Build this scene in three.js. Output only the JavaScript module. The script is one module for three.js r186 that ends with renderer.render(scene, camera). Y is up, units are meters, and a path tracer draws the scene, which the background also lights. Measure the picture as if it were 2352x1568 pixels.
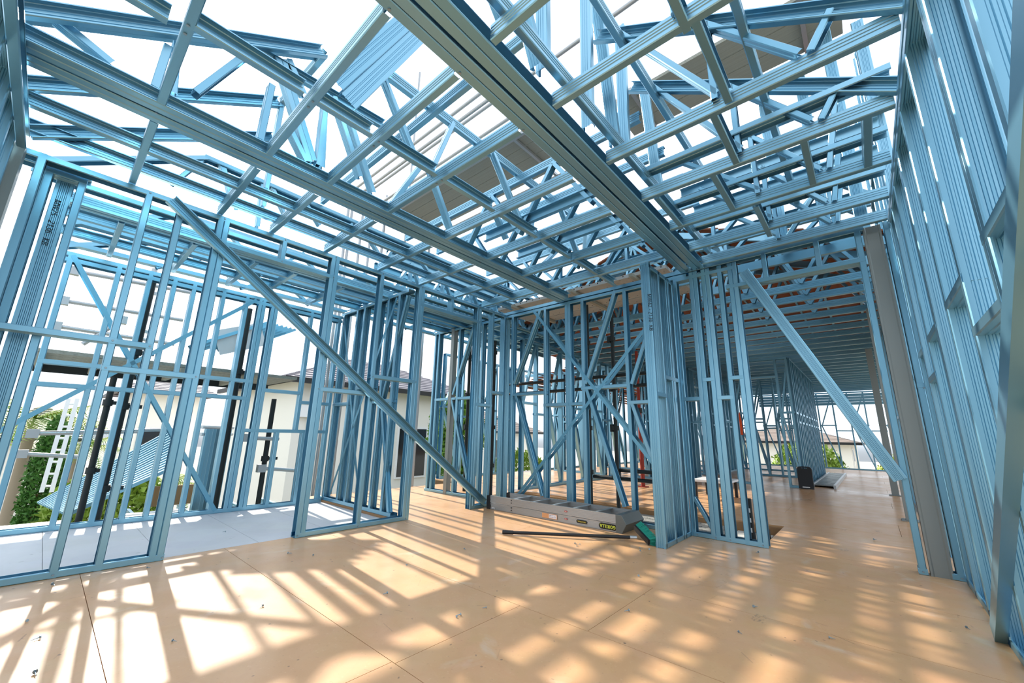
import * as THREE from 'three';
import { mergeGeometries } from 'three/addons/utils/BufferGeometryUtils.js';
import { FontLoader } from 'three/addons/loaders/FontLoader.js';
import { TextGeometry } from 'three/addons/geometries/TextGeometry.js';

// ---------------------------------------------------------------- camera, sky, sun, exposure
const scene = new THREE.Scene();
const FPX = 918.656, CAMH = 0.92, YAW = -0.849003, PITCH = 0.23137, ROLL = 0.020368;
const camera = new THREE.PerspectiveCamera(2 * Math.atan(784 / FPX) * 180 / Math.PI, 1.5, 0.05, 400);
camera.position.set(0, CAMH, 0);
camera.rotation.order = 'YXZ';
camera.rotation.set(PITCH, YAW, ROLL);
camera.updateMatrixWorld(true);
scene.add(camera);

const SUN = new THREE.Vector3(0.0757, 0.5605, -0.8247).normalize();
{ // thin bright haze: whiter near the sun, a little bluer away from it
  const W = 256, H = 128, d = new Float32Array(W * H * 4), v = new THREE.Vector3();
  for (let j = 0; j < H; j++) for (let i = 0; i < W; i++) {
    const phi = ((i + .5) / W - .5) * 2 * Math.PI, th = ((j + .5) / H - .5) * Math.PI;
    v.set(Math.cos(phi) * Math.cos(th), Math.sin(th), Math.sin(phi) * Math.cos(th));
    const c = Math.max(0, v.dot(SUN)), g = Math.pow(c, 6) * 0.6 + Math.pow(c, 40) * 1.6;
    const t = Math.max(0, v.y), k = 4 * (j * W + i);
    const up = v.y > -0.02 ? 1 : 0.35;
    d[k] = (1.3 - .05 * t + g) * up; d[k + 1] = (1.44 - .04 * t + g) * up; d[k + 2] = (1.58 + .02 * t + g) * up; d[k + 3] = 1;
  }
  const sky = new THREE.DataTexture(d, W, H, THREE.RGBAFormat, THREE.FloatType);
  sky.mapping = THREE.EquirectangularReflectionMapping; sky.magFilter = sky.minFilter = THREE.LinearFilter; sky.needsUpdate = true;
  scene.background = sky; scene.environment = sky;
}
const sun = new THREE.DirectionalLight(new THREE.Color(1, 0.93, 0.82), 7);
sun.position.copy(SUN).multiplyScalar(30).add(new THREE.Vector3(3, 0, -2)); sun.target.position.set(3, 0, -2);
sun.castShadow = true; sun.shadow.mapSize.set(4096, 4096); sun.shadow.radius = 1.6;
Object.assign(sun.shadow.camera, { left: -14, right: 14, top: 14, bottom: -14, near: 1, far: 70 });
scene.add(sun, sun.target);

const renderer = new THREE.WebGLRenderer({ antialias: true });
renderer.toneMapping = THREE.LinearToneMapping;
renderer.toneMappingExposure = 1.12;
renderer.shadowMap.enabled = true; renderer.shadowMap.type = THREE.PCFSoftShadowMap;

// ---------------------------------------------------------------- helpers
const V = (x, y, z) => new THREE.Vector3(x, y, z);
const X = V(1, 0, 0), Y = V(0, 1, 0), Z = V(0, 0, 1), NX = V(-1, 0, 0), NY = V(0, -1, 0), NZ = V(0, 0, -1);
let seed = 7; const rnd = () => { seed = (seed * 16807) % 2147483647; return seed / 2147483647; };
function at(axis, val, px, py) {          // the point of the plane axis = val that a photograph pixel (2352 x 1568) points at
  const d = V((px - 1176) / FPX, -(py - 784) / FPX, -1).applyEuler(camera.rotation);
  const t = (val - camera.position.getComponent(axis)) / d.getComponent(axis);
  return camera.position.clone().addScaledVector(d, t).setComponent(axis, val);
}
const onX = (v, p) => at(0, v, p[0], p[1]), onY = (v, p) => at(1, v, p[0], p[1]), onZ = (v, p) => at(2, v, p[0], p[1]);

const names = new Map();
function numbered(n) { const k = names.get(n) ?? 0; names.set(n, k + 1); return k ? n + '_' + String(k).padStart(3, '0') : n; }
function shade(o) { o.traverse((m) => { if (m.isMesh) { m.castShadow = true; m.receiveShadow = true; } }); }
function thing(name, label, category, base = V(0, 0, 0), group) {
  const g = new THREE.Group(); g.name = numbered(name); g.position.copy(base); g.userData = { label, category };
  if (group) g.userData.group = group;
  scene.add(g); return g;
}
function part(parent, name, geo, mat, pos, quat, scl) {    // world-space placement of a part inside its thing
  const m = new THREE.Mesh(geo, mat); m.name = name; m.castShadow = m.receiveShadow = true;
  if (pos) m.position.copy(pos);
  if (quat) m.quaternion.copy(quat);
  if (scl) m.scale.copy(scl);
  if (parent) { parent.updateMatrixWorld(true); if (pos) m.position.copy(parent.worldToLocal(pos.clone())); else m.position.sub(parent.getWorldPosition(V(0, 0, 0))); parent.add(m); }
  return m;
}
function struct(o, label, category) { o.userData = { label, category, kind: 'structure' }; return o; }
const boxGeo = new THREE.BoxGeometry(1, 1, 1);
function box(parent, name, mat, x0, y0, z0, x1, y1, z1) {
  return part(parent, name, boxGeo, mat, V((x0 + x1) / 2, (y0 + y1) / 2, (z0 + z1) / 2), null, V(Math.abs(x1 - x0), Math.abs(y1 - y0), Math.abs(z1 - z0)));
}
function single(name, geo, mat, label, category, group) {
  const m = part(null, numbered(name), geo, mat); m.userData = { label, category }; if (group) m.userData.group = group; scene.add(m); return m;
}

// ---------------------------------------------------------------- materials
function canvas(w, h, draw, srgb = true) {
  const c = document.createElement('canvas'); c.width = w; c.height = h; draw(c.getContext('2d'), w, h);
  const t = new THREE.CanvasTexture(c); t.wrapS = t.wrapT = THREE.RepeatWrapping; if (srgb) t.colorSpace = THREE.SRGBColorSpace; return t;
}
function noiseTex(n, cells, amp, mid, srgb, cols) {      // layered value noise as a DataTexture
  const d = new Uint8Array(n * n * 4), f = new Float32Array(n * n);
  for (const [c, a] of cells) {
    const g = new Float32Array(c * c); for (let i = 0; i < c * c; i++) g[i] = rnd() - .5;
    for (let y = 0; y < n; y++) for (let x = 0; x < n; x++) {
      const fx = x / n * c, fy = y / n * c, x0 = fx | 0, y0 = fy | 0, tx = fx - x0, ty = fy - y0, sx = tx * tx * (3 - 2 * tx), sy = ty * ty * (3 - 2 * ty);
      const q = (a2, b2) => g[((b2 % c) * c) + (a2 % c)];
      f[y * n + x] += a * ((q(x0, y0) * (1 - sx) + q(x0 + 1, y0) * sx) * (1 - sy) + (q(x0, y0 + 1) * (1 - sx) + q(x0 + 1, y0 + 1) * sx) * sy);
    }
  }
  for (let i = 0; i < n * n; i++) { const v = f[i] * amp; for (let k = 0; k < 3; k++) d[4 * i + k] = Math.max(0, Math.min(255, cols ? cols[k] * (1 + v) : mid + 255 * v)); d[4 * i + 3] = 255; }
  const t = new THREE.DataTexture(d, n, n); t.wrapS = t.wrapT = THREE.RepeatWrapping; t.magFilter = THREE.LinearFilter; t.minFilter = THREE.LinearMipmapLinearFilter; t.generateMipmaps = true;
  if (srgb) t.colorSpace = THREE.SRGBColorSpace; t.needsUpdate = true; return t;
}
const std = (color, roughness = .6, metalness = 0, extra = {}) => new THREE.MeshStandardMaterial({ color, roughness, metalness, ...extra });
const M = {
  blue: ['#80b0c6', '#85b3c8', '#7aacc3'].map((c, i) => new THREE.MeshPhysicalMaterial({ color: c, roughness: .33 + .03 * i, metalness: .9, clearcoat: .3, clearcoatRoughness: .3 })),
  strap: std('#72a8c0', .38, .88),
  galv: std('#8d9391', .42, .6),
  alu: std('#b4b8ba', .34, .75),
  black: std('#15171a', .5),
  scaff: std('#20282a', .55, .3),
  pipe: std('#a9adb0', .38, .7),
  rust: std('#8c2f22', .6, .2),
  orange: std('#e2551f', .6),
  plankTop: std('#c9c8c2', .7, .1),
  timber: std('#8f8f84', .8),
  timberBrown: std('#9b7550', .75),
  screw: std('#8fa0aa', .35, .8),
  ink: std('#10151c', .7),
  white: std('#e9ebec', .55),
  cream: std('#e8e5dd', .85),
  roofDark: std('#77737a', .7),
  tile: std('#7d4a33', .95), palmTrunk: std('#8b8070', .9), roofBrown: std('#8b7d74', .9),
  green: std('#0f8b76', .6),
};
let bi = 0; const blue = () => M.blue[(bi++) % 3];

// ---------------------------------------------------------------- cold-formed steel sections
function sheet(line, t) {                // a thin bent sheet: the outline of a polyline given thickness t
  const L = [], R = [];
  for (let i = 0; i < line.length; i++) {
    const p = line[i], a = line[Math.max(0, i - 1)], b = line[Math.min(line.length - 1, i + 1)];
    let n1 = [-(p[1] - a[1]), p[0] - a[0]], n2 = [-(b[1] - p[1]), b[0] - p[0]];
    const l1 = Math.hypot(...n1) || 0, l2 = Math.hypot(...n2) || 0;
    if (!l1) n1 = n2; if (!l2) n2 = n1;
    const m1 = Math.hypot(...n1), m2 = Math.hypot(...n2), n = [n1[0] / m1 + n2[0] / m2, n1[1] / m1 + n2[1] / m2], m = Math.hypot(...n), c = Math.max(.5, m / 2);
    const k = t / 2 / c / m;
    L.push([p[0] + n[0] * k, p[1] + n[1] * k]); R.unshift([p[0] - n[0] * k, p[1] - n[1] * k]);
  }
  const s = new THREE.Shape(); [...L, ...R].forEach((p, i) => i ? s.lineTo(p[0], p[1]) : s.moveTo(p[0], p[1])); s.closePath();
  return new THREE.ExtrudeGeometry(s, { depth: 1, bevelEnabled: false, steps: 1 });
}
const profCache = new Map();
function cee(w = .09, f = .041, rib = 3, lip = .009) {      // web on v = 0, flanges towards +v
  const key = [w, f, rib, lip].join(); if (profCache.has(key)) return profCache.get(key);
  const h = w / 2, r = .004, g = [];
  if (lip) g.push([-h + lip, f]);
  if (rib) g.push([-h + r, f], [-h, f - r], [-h, r], [-h + r, 0]); else g.push([-h, f], [-h, 0]);
  for (let k = 0; k < rib; k++) { const u = (k - (rib - 1) / 2) * w * .2; g.push([u - .006, 0], [u - .003, .004], [u + .003, .004], [u + .006, 0]); }
  if (rib) g.push([h - r, 0], [h, r], [h, f - r], [h - r, f]); else g.push([h, 0], [h, f]);
  if (lip) g.push([h - lip, f]);
  const geo = sheet(g, .0014); profCache.set(key, geo); return geo;
}
const GEO = { full: cee(), wide: cee(.09, .05), lite: cee(.09, .041, 0, 0), web: cee(.06, .034, 1, .006), webLite: cee(.06, .034, 0, 0), deep: cee(.15, .05, 5) };
function mem(parent, name, a, b, u, v, geo = GEO.full, mat) {   // a section from a to b, web width along u, opening towards v
  let d = b.clone().sub(a); const L = d.length(); d.divideScalar(L);
  const vv = v.clone().addScaledVector(d, -v.dot(d)).normalize();
  let uu = vv.clone().cross(d); 
  const m = new THREE.Matrix4().makeBasis(uu, vv, d), q = new THREE.Quaternion().setFromRotationMatrix(m);
  return part(parent, name, geo, mat ?? blue(), a, q, V(1, 1, L));
}
function bar(parent, name, a, b, w, t, n, mat) {                 // flat strip or solid bar, thickness along n
  const d = b.clone().sub(a), L = d.length(); d.divideScalar(L);
  const nn = n.clone().addScaledVector(d, -n.dot(d)).normalize(), uu = nn.clone().cross(d);
  return part(parent, name, boxGeo, mat, a.clone().add(b).multiplyScalar(.5), new THREE.Quaternion().setFromRotationMatrix(new THREE.Matrix4().makeBasis(uu, nn, d)), V(w, t, L));
}
const cylGeo = new THREE.CylinderGeometry(1, 1, 1, 12);
function tube(parent, name, a, b, r, mat) {
  const d = b.clone().sub(a), L = d.length();
  return part(parent, name, cylGeo, mat, a.clone().add(b).multiplyScalar(.5), new THREE.Quaternion().setFromUnitVectors(Y, d.divideScalar(L)), V(r, L, r));
}
const screwGeo = new THREE.CylinderGeometry(.0065, .0075, .005, 8);
const QX = new THREE.Quaternion().setFromUnitVectors(Y, X), QZ = new THREE.Quaternion().setFromUnitVectors(Y, Z), QNX = new THREE.Quaternion().setFromUnitVectors(Y, NX);

// Wall frames. run = 'x' (wall along x, front face z = face, looking to +z) or 'z' (wall along z, front face x = face, looking to -x)
function wallFrame(run, face, label, base, group) {
  const g = thing('steel_wall_frame', label, 'wall frame', base, group), D = .09;
  const pt = run === 'x' ? (s, y, o = D / 2) => V(s, y, face - o) : (s, y, o = D / 2) => V(face + o, y, s);
  const along = run === 'x' ? X : Z, out = run === 'x' ? Z : NX, qs = run === 'x' ? QZ : QNX;
  const A = (s) => along.clone().multiplyScalar(s);
  const W = {
    g, pt,
    stud(s, y0, y1, flip = 1, geo = GEO.full, o) { mem(g, 'stud', pt(s - flip * .0205, y0, o), pt(s - flip * .0205, y1, o), out, A(flip), geo); return W; },
    double(s, y0, y1) { W.stud(s - .0215, y0, y1, -1); W.stud(s + .0215, y0, y1, 1); return W; },
    plate(name, s0, s1, y, up, geo = GEO.full) { mem(g, name, pt(s0, y), pt(s1, y), out, up ? Y : NY, geo); return W; },
    nog(s0, s1, y, geo = GEO.full) { mem(g, 'nogging', pt(s0 - .02, y - .02, D / 2 - .0012), pt(s1 + .02, y - .02, D / 2 - .0012), out, Y, geo); return W; },
    brace(s0, y0, s1, y1, geo = GEO.web) { mem(g, 'brace', pt(s0, y0), pt(s1, y1), out, V(0, .3, 0).add(A(1)), geo); return W; },
    strap(s0, y0, s1, y1, both = true) {
      for (const o of both ? [-.002, D + .002] : [-.002]) bar(g, 'brace_strap', pt(s0, y0, o), pt(s1, y1, o), .04, .002, out, M.strap); return W;
    },
    screw(s, y) { part(g, 'screw', screwGeo, M.screw, pt(s, y, -.004), qs); return W; },
  };
  return W;
}
const H = 2.715;
const ORD = ['first', 'second', 'third', 'fourth', 'fifth', 'sixth', 'seventh', 'eighth', 'ninth', 'tenth', 'eleventh', 'twelfth', 'thirteenth', 'fourteenth', 'fifteenth', 'sixteenth', 'seventeenth', 'eighteenth', 'nineteenth', 'twentieth'];
const ord = (n) => n <= 20 ? ORD[n - 1] : n === 30 ? 'thirtieth' : 'twenty ' + ORD[n - 21];

// ---------------------------------------------------------------- floor
const floorTex = canvas(2048, 2048, (c, w) => {
  c.fillStyle = '#cc9d70'; c.fillRect(0, 0, w, w);
  for (let i = 0; i < 5200; i++) { const r = 6 + rnd() * 60, a = .012 + rnd() * .03; c.fillStyle = rnd() < .5 ? `rgba(228,198,160,${a})` : `rgba(168,128,90,${a})`; c.beginPath(); c.ellipse(rnd() * w, rnd() * w, r, r * (.25 + rnd() * .6), rnd() * 3.1, 0, 6.3); c.fill(); }
  for (let i = 0; i < 26000; i++) { c.fillStyle = rnd() < .5 ? `rgba(120,86,56,${.05 + rnd() * .1})` : `rgba(245,224,196,${.05 + rnd() * .1})`; c.fillRect(rnd() * w, rnd() * w, 1 + rnd() * 2, 1 + rnd() * 2); }
  for (let i = 0; i < 90; i++) {         // pale plaster smears, dragged
    const x = rnd() * w, y = rnd() * w, a = rnd() * 6.3, n = 6 + rnd() * 14 | 0;
    for (let k = 0; k < n; k++) { c.fillStyle = `rgba(214,205,196,${.03 + rnd() * .06})`; c.beginPath(); c.ellipse(x + Math.cos(a) * k * 5 + rnd() * 16, y + Math.sin(a) * k * 5 + rnd() * 16, 5 + rnd() * 22, 3 + rnd() * 7, a + rnd() * .7, 0, 6.3); c.fill(); }
  }
  for (let i = 0; i < 150; i++) { const x = rnd() * w, y = rnd() * w, a = rnd() * 6.3, l = 6 + rnd() * 40; c.strokeStyle = `rgba(92,70,50,${.1 + rnd() * .25})`; c.lineWidth = .6 + rnd() * 1.4; c.beginPath(); c.moveTo(x, y); c.lineTo(x + Math.cos(a) * l, y + Math.sin(a) * l); c.stroke(); }
  for (let i = 0; i < 420; i++) { c.fillStyle = `rgba(70,56,44,${.2 + rnd() * .4})`; c.beginPath(); c.ellipse(rnd() * w, rnd() * w, .8 + rnd() * 2.2, .8 + rnd() * 1.6, rnd() * 3, 0, 6.3); c.fill(); }
  for (let i = 0; i < 9; i++) { const x = rnd() * w, y = rnd() * w; for (let k = 0; k < 40; k++) { c.fillStyle = `rgba(84,70,56,${.08 + rnd() * .18})`; c.fillRect(x + (rnd() - .5) * 46, y + (rnd() - .5) * 22, 2 + rnd() * 6, 1 + rnd() * 3); } }
});
const whiteTex = canvas(1024, 1024, (c, w) => {
  c.fillStyle = '#c6c8cc'; c.fillRect(0, 0, w, w);
  for (let i = 0; i < 1500; i++) { const r = 6 + rnd() * 60, a = .02 + rnd() * .04; c.fillStyle = rnd() < .5 ? `rgba(225,226,228,${a})` : `rgba(172,172,176,${a})`; c.beginPath(); c.ellipse(rnd() * w, rnd() * w, r, r * .5, rnd() * 3.1, 0, 6.3); c.fill(); }
  for (let i = 0; i < 300; i++) { c.fillStyle = `rgba(90,92,98,${.1 + rnd() * .35})`; c.fillRect(rnd() * w, rnd() * w, 1 + rnd() * 4, 1 + rnd() * 2); }
});
const roughTex = noiseTex(512, [[5, .5], [17, .35], [60, .25]], .55, 118, false);
M.floor = new THREE.MeshPhysicalMaterial({ map: floorTex, roughnessMap: roughTex, roughness: 1, metalness: 0, clearcoat: .3, clearcoatRoughness: .22 });
M.deck = std('#ffffff', .6, 0, { map: whiteTex });
M.edge = std('#6d563c', .9);
function slab(parent, name, x0, z0, x1, z1, top, th, mat, uvScale) {
  const g = new THREE.BoxGeometry(x1 - x0, th, z1 - z0); g.translate((x0 + x1) / 2, top - th / 2, (z0 + z1) / 2);
  const p = g.attributes.position, n = g.attributes.normal, uv = g.attributes.uv;
  for (let i = 0; i < p.count; i++) { const ax = Math.abs(n.getY(i)) > .5; uv.setXY(i, (ax ? p.getX(i) : p.getX(i) + p.getY(i)) / uvScale, p.getZ(i) / uvScale); }
  return part(parent, name, g, mat);
}
function sheets(name, label, x0, z0, x1, z1, xs, len, off, mat, th = .019, gap = .0015) {
  const g = thing(name, label, 'floor'); g.userData.kind = 'structure';
  const cuts = [x0, ...xs.filter((x) => x > x0 + .02 && x < x1 - .02), x1];
  for (let i = 0; i + 1 < cuts.length; i++) {
    const zs = [z0]; for (let z = off[i % off.length]; z < z1; z += len) if (z > z0 + .05 && z < z1 - .05) zs.push(z); zs.push(z1);
    for (let k = 0; k + 1 < zs.length; k++) slab(g, 'floor_sheet', cuts[i] + gap, zs[k] + gap, cuts[i + 1] - gap, zs[k + 1] - gap, 0, th, mat, 5.3);
  }
  box(g, 'subfloor', M.edge, x0, -.2, z0, x1, -th - .001, z1);
  return g;
}
const XS = [-1.27, -.47, .33, 1.13, 1.93, 2.73, 3.53, 4.33, 5.13, 5.93, 6.73, 7.53, 8.33, 9.13, 9.93, 10.73, 11.53, 12.33, 13.13, 13.93, 14.73, 15.53, 16.33, 17.13, 17.93, 18.73];
sheets('floor', 'tan particle board floor sheets with dust and scattered screws', -2.4, -4.02, 4.47, 2.2, XS, 3.6, [-6.4, -2.82, -4.9, -1.62, -5.2, -1.17], M.floor);
sheets('floor', 'tan floor sheets behind the return wall', 2.66, -6.3, 4.47, -4.02, XS, 3.6, [-5.1], M.floor);
sheets('floor', 'tan floor strip beside the stair void', 4.47, -.86, 5.62, 2.2, XS, 3.6, [1.1], M.floor);
sheets('floor', 'tan floor of the covered rooms beyond the stair void', 5.62, -7.2, 19.2, 2.2, XS, 3.6, [-5.4, -3.5, -4.6], M.floor);
sheets('floor', 'tan floor strip at the far end of the void', 4.47, -6.3, 5.62, -4.66, XS, 3.6, [-5.4], M.floor);
sheets('balcony_floor', 'pale fibre cement sheets of the balcony floor', -2.4, -5.86, 2.66, -4.02, [-1.0, -.4, .17, .76, 1.38, 2.0], 2.4, [-5.9], M.deck);

// ---------------------------------------------------------------- front-left wall (along x) with two openings
{
  const f = -3.95, w = wallFrame('x', f, 'long blue steel wall frame with two door openings and a diagonal prop across it', V(1.7, 0, f - .045));
  w.plate('bottom_plate', -1.1, .745, .001, true).plate('bottom_plate', 1.64, 2.81, .001, true).plate('bottom_plate', 3.75, 4.38, .001, true);
  w.plate('top_plate', -1.1, 4.38, H, false);
  w.stud(-.34, 0, H).stud(-.72, 0, H);
  w.stud(.21, .002, H - .002).stud(.41, .002, H - .002, -1).double(.70, .002, H - .002);
  w.double(1.685, .002, H - .002).stud(2.235, .002, H - .002, -1).double(2.785, .002, H - .002);
  w.double(3.785, .002, H - .002).stud(4.07, .002, H - .002).stud(4.33, .002, H - .002);
  w.nog(-1.05, .21, 1.52).nog(.21, .41, 1.515).nog(.21, .70, 1.325).nog(1.72, 2.235, 1.325).nog(2.235, 2.76, 1.515).nog(3.8, 4.07, 1.325).nog(4.07, 4.33, 1.515);
  w.nog(.72, 1.67, 2.475).nog(2.80, 3.77, 2.475);
  w.stud(1.19, 2.475, H - .002).stud(3.28, 2.475, H - .002);
  for (const s of [.21, .7, 1.19, 1.685, 2.235, 2.785, 3.28, 3.785]) w.screw(s, H - .02);
  for (const s of [.21, .735, 1.66, 2.235, 2.79]) w.screw(s, .02);
  for (const [s, y] of [[.21, 1.52], [.41, 1.515], [.21, 1.325], [.72, 1.325], [1.68, 1.325], [2.24, 1.325], [2.235, 1.515], [2.785, 1.515], [1.19, 2.475], [1.685, 2.475], [.72, 2.475]]) w.screw(s, y);
}
{ // the frame standing directly behind it at its outer end
  const f = -4.06, w = wallFrame('x', f, 'short steel frame of paired studs with handwriting at the balcony end', V(-.3, 0, f - .045));
  w.plate('bottom_plate', -.75, -.1, .001, true).plate('top_plate', -.75, -.1, H, false).stud(-.3, .002, H - .002).stud(-.14, .002, H - .002, -1).stud(-.62, .002, H - .002);
  w.nog(-.62, -.3, 1.325).nog(-.3, -.14, 2.66);
  mem(w.g, 'stud', V(-.22, 0, f - .085), V(-.22, H, f - .085), X, NZ, GEO.full);
}
single('steel_column', (() => { const g = new THREE.BoxGeometry(.1, 2.66, .1, 1, 1, 1); g.translate(onZ(-3.86, [4, 470]).x - .03, 1.33, -3.86); return g; })(), M.galv, 'square galvanised steel column at the balcony end of the long wall frame', 'column');

// diagonal prop across the front-left wall
{
  const g = thing('diagonal_prop', 'blue steel channel propped diagonally from the top plate down to the floor by the ladder', 'prop', V(4.0, 0, -3.9));
  mem(g, 'channel', V(.33, 2.69, -3.94), V(3.99, .05, -3.94), Y, Z, GEO.full);
}

// ---------------------------------------------------------------- outer balcony wall (along x)
{
  const f = -5.69, T = 2.6, w = wallFrame('x', f, 'outer balcony wall frame crossed by two long strap braces', V(1.0, 0, f - .045));
  w.plate('bottom_plate', -1.4, 2.64, .001, true).plate('top_plate', -.2, 2.64, T, false).plate('top_plate', -.2, 2.64, T - .06, false, GEO.lite);
  for (const s of [-.13, .22, .47, .68, .86, 1.15, 1.4]) w.stud(s, .002, T - .002);
  w.double(1.57, .002, T - .002).double(1.72, .002, T - .002).stud(2.2, .93, T - .002).stud(1.98, .02, .93).stud(2.3, .02, .93).stud(2.6, .002, T - .002).stud(-.6, .002, .9);
  w.nog(-.13, 1.57, 1.51).nog(-.13, 1.57, 1.3).nog(1.75, 2.2, 1.42).nog(2.2, 2.6, 1.3).nog(1.6, 2.6, .92);
  w.strap(-.12, T - .03, 1.45, .03).strap(-1.1, .05, 1.5, T - .05);
}
// return wall (along z) closing the balcony
{
  const f = 2.655, w = wallFrame('z', f, 'return wall frame closing the end of the balcony floor', V(f + .045, 0, -4.85));
  w.plate('bottom_plate', -5.78, -4.05, .03, true).plate('top_plate', -5.78, -4.05, H - .05, false);
  for (const s of [-5.7, -5.3, -5.1, -4.72, -4.5, -4.25]) w.stud(s, .032, H - .052);
  w.nog(-5.7, -5.3, 1.3).nog(-5.1, -4.72, 1.5).nog(-4.72, -4.25, 1.3);
  w.brace(-4.12, 2.6, -4.5, 1.3).brace(-4.5, 1.3, -4.15, .06).strap(-5.7, 2.6, -4.72, .1, false).strap(-5.5, .1, -4.3, 2.6, false);
  bar(w.g, 'packing_timber', V(f + .045, .015, -5.78), V(f + .045, .015, -4.05), .09, .028, Y, M.timberBrown);
}

// ---------------------------------------------------------------- back wall (along z)
{
  const f = 4.38, w = wallFrame('z', f, 'braced back wall frame with crossed straps and K braces behind the ladder', V(f + .045, 0, -3.5));
  const z = (px, py = 900) => onX(f, [px, py]).z;
  w.plate('bottom_plate', -5.75, -1.5, .001, true).plate('top_plate', -5.75, -1.3, H, false).plate('top_plate', -5.75, -1.3, H + .052, false, GEO.lite);
  for (const s of [-5.7, -5.6]) w.stud(s, .002, H - .002);
  w.stud(-5.05, .002, H - .002).stud(-4.5, .002, H - .002).stud(z(1158), .002, H - .002, -1).stud(z(1174), .002, H - .002).stud(z(1251), .002, H - .002).double(z(1305), .002, H - .002).stud(z(1340), .002, H - .002).stud(z(1443), .002, H - .002).stud(-1.62, .002, H - .002);
  w.nog(-5.6, -5.1, 1.5).nog(-5.05, -4.5, 1.5).nog(z(1181), z(1249), 1.5).nog(z(1251), z(1299), 1.33).nog(z(1308), z(1335), 1.33).nog(z(1338), z(1437), 1.52).nog(z(1443), -1.62, 1.32);
  const k = (p0, p1) => { const a = onX(f, p0), b = onX(f, p1); w.brace(a.z, a.y, b.z, b.y, GEO.full); };
  k([1238, 709], [1177, 880]); k([1181, 908], [1241, 1140]); k([1408, 666], [1341, 880]); k([1343, 895], [1430, 1165]); k([1480, 770], [1446, 880]); k([1446, 925], [1505, 1090]); k([1085, 748], [1037, 905]); k([1034, 917], [1070, 1105]);
  const st = (p0, p1) => { const a = onX(f, p0), b = onX(f, p1); w.strap(a.z, a.y, b.z, b.y); };
  st([1224, 712], [1500, 1064]); st([1480, 757], [1188, 1138]);
}
single('steel_column', (() => { const g = new THREE.BoxGeometry(.09, H, .075); g.translate(4.42, H / 2, -5.22); return g; })(), M.galv, 'slim grey galvanised post standing inside the far back wall frame', 'column');

// stub wall (along x) returning from the back wall
{
  const f = -1.45, T = 2.64, w = wallFrame('x', f, 'short stub wall frame with handwriting beside the broom head', V(4.0, 0, f - .045));
  w.plate('bottom_plate', 3.7, 4.38, .001, true).plate('top_plate', 3.7, 4.38, T, false);
  w.stud(3.725, .002, T + .02).stud(3.96, .002, T - .002).stud(4.16, .002, T - .002, -1).stud(4.22, .002, T - .002).stud(4.35, .002, T - .002);
  w.nog(3.73, 3.96, 1.33).nog(3.98, 4.35, 1.52);
}
// back wall right of the stub
{
  const f = 4.38, w = wallFrame('z', f, 'narrow wall frame of five close studs left of the doorway', V(f + .045, 0, -1.15));
  w.plate('bottom_plate', -1.44, -.82, .001, true).plate('top_plate', -1.44, .2, H + .05, false);
  const z = (px) => onX(f, [px, 983]).z;
  w.stud(z(1575), .002, H).double(z(1622), .002, H).double(z(1653), .002, H).stud(z(1689), .002, H).double(z(1722), .002, H);
  w.nog(z(1575), z(1610), 1.33).nog(z(1628), z(1645), 1.52).nog(z(1660), z(1685), 1.33).nog(z(1692), z(1714), 1.52).nog(-1.42, -.85, 2.66);
  w.brace(-1.43, .35, -1.25, .03, GEO.web);
  // door head
  w.nog(z(1722) - .05, .15, 2.46);
  const a = onX(f, [1690, 640]).z, b = onX(f, [1757, 620]).z, c = onX(f, [1878, 585]).z;
  w.stud(b, 2.46, H + .04).stud(c, 2.46, H + .04);
  for (const s of [-1.4, z(1622), z(1653), z(1722)]) w.screw(s, .02);
}
// right jamb, column, jamb
{
  const f = 4.38, w = wallFrame('z', f, 'blue jamb studs on either side of the grey steel column', V(f + .045, 0, .25));
  w.stud(.155, .002, H + .04).stud(.345, .002, H + .04, -1).plate('bottom_plate', .13, .18, .001, true).plate('bottom_plate', .3, .45, .001, true).nog(.345, .42, 1.36);
  w.screw(.155, .02).screw(.345, .02).screw(.36, 1.34);
}
{
  const g = thing('steel_column', 'grey galvanised steel column between blue jamb studs beside the doorway', 'column', V(4.43, 0, .25));
  const s = new THREE.Shape(); const w = .058; s.moveTo(-w, -.05); for (const [u, v] of [[-w + .012, -.05], [-w + .02, -.044], [w - .02, -.044], [w - .012, -.05], [w, -.05], [w, .05], [-w, .05]]) s.lineTo(u, v); s.closePath();
  const e = new THREE.ExtrudeGeometry(s, { depth: H + .03, bevelEnabled: false }); e.rotateX(-Math.PI / 2); e.rotateY(-Math.PI / 2); e.rotateY(Math.PI);
  e.rotateY(Math.PI);
  part(g, 'shaft', e, M.galv, V(4.43, 0, .25));
}
{
  const g = thing('diagonal_prop', 'blue steel channel bracing the doorway diagonally down to the grey column', 'prop', V(4.36, .6, .16));
  const a = onX(4.335, [1708, 622]), b = onX(4.335, [2068, 1102]);
  mem(g, 'channel', a, b, Y, X, GEO.full);
}

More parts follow.
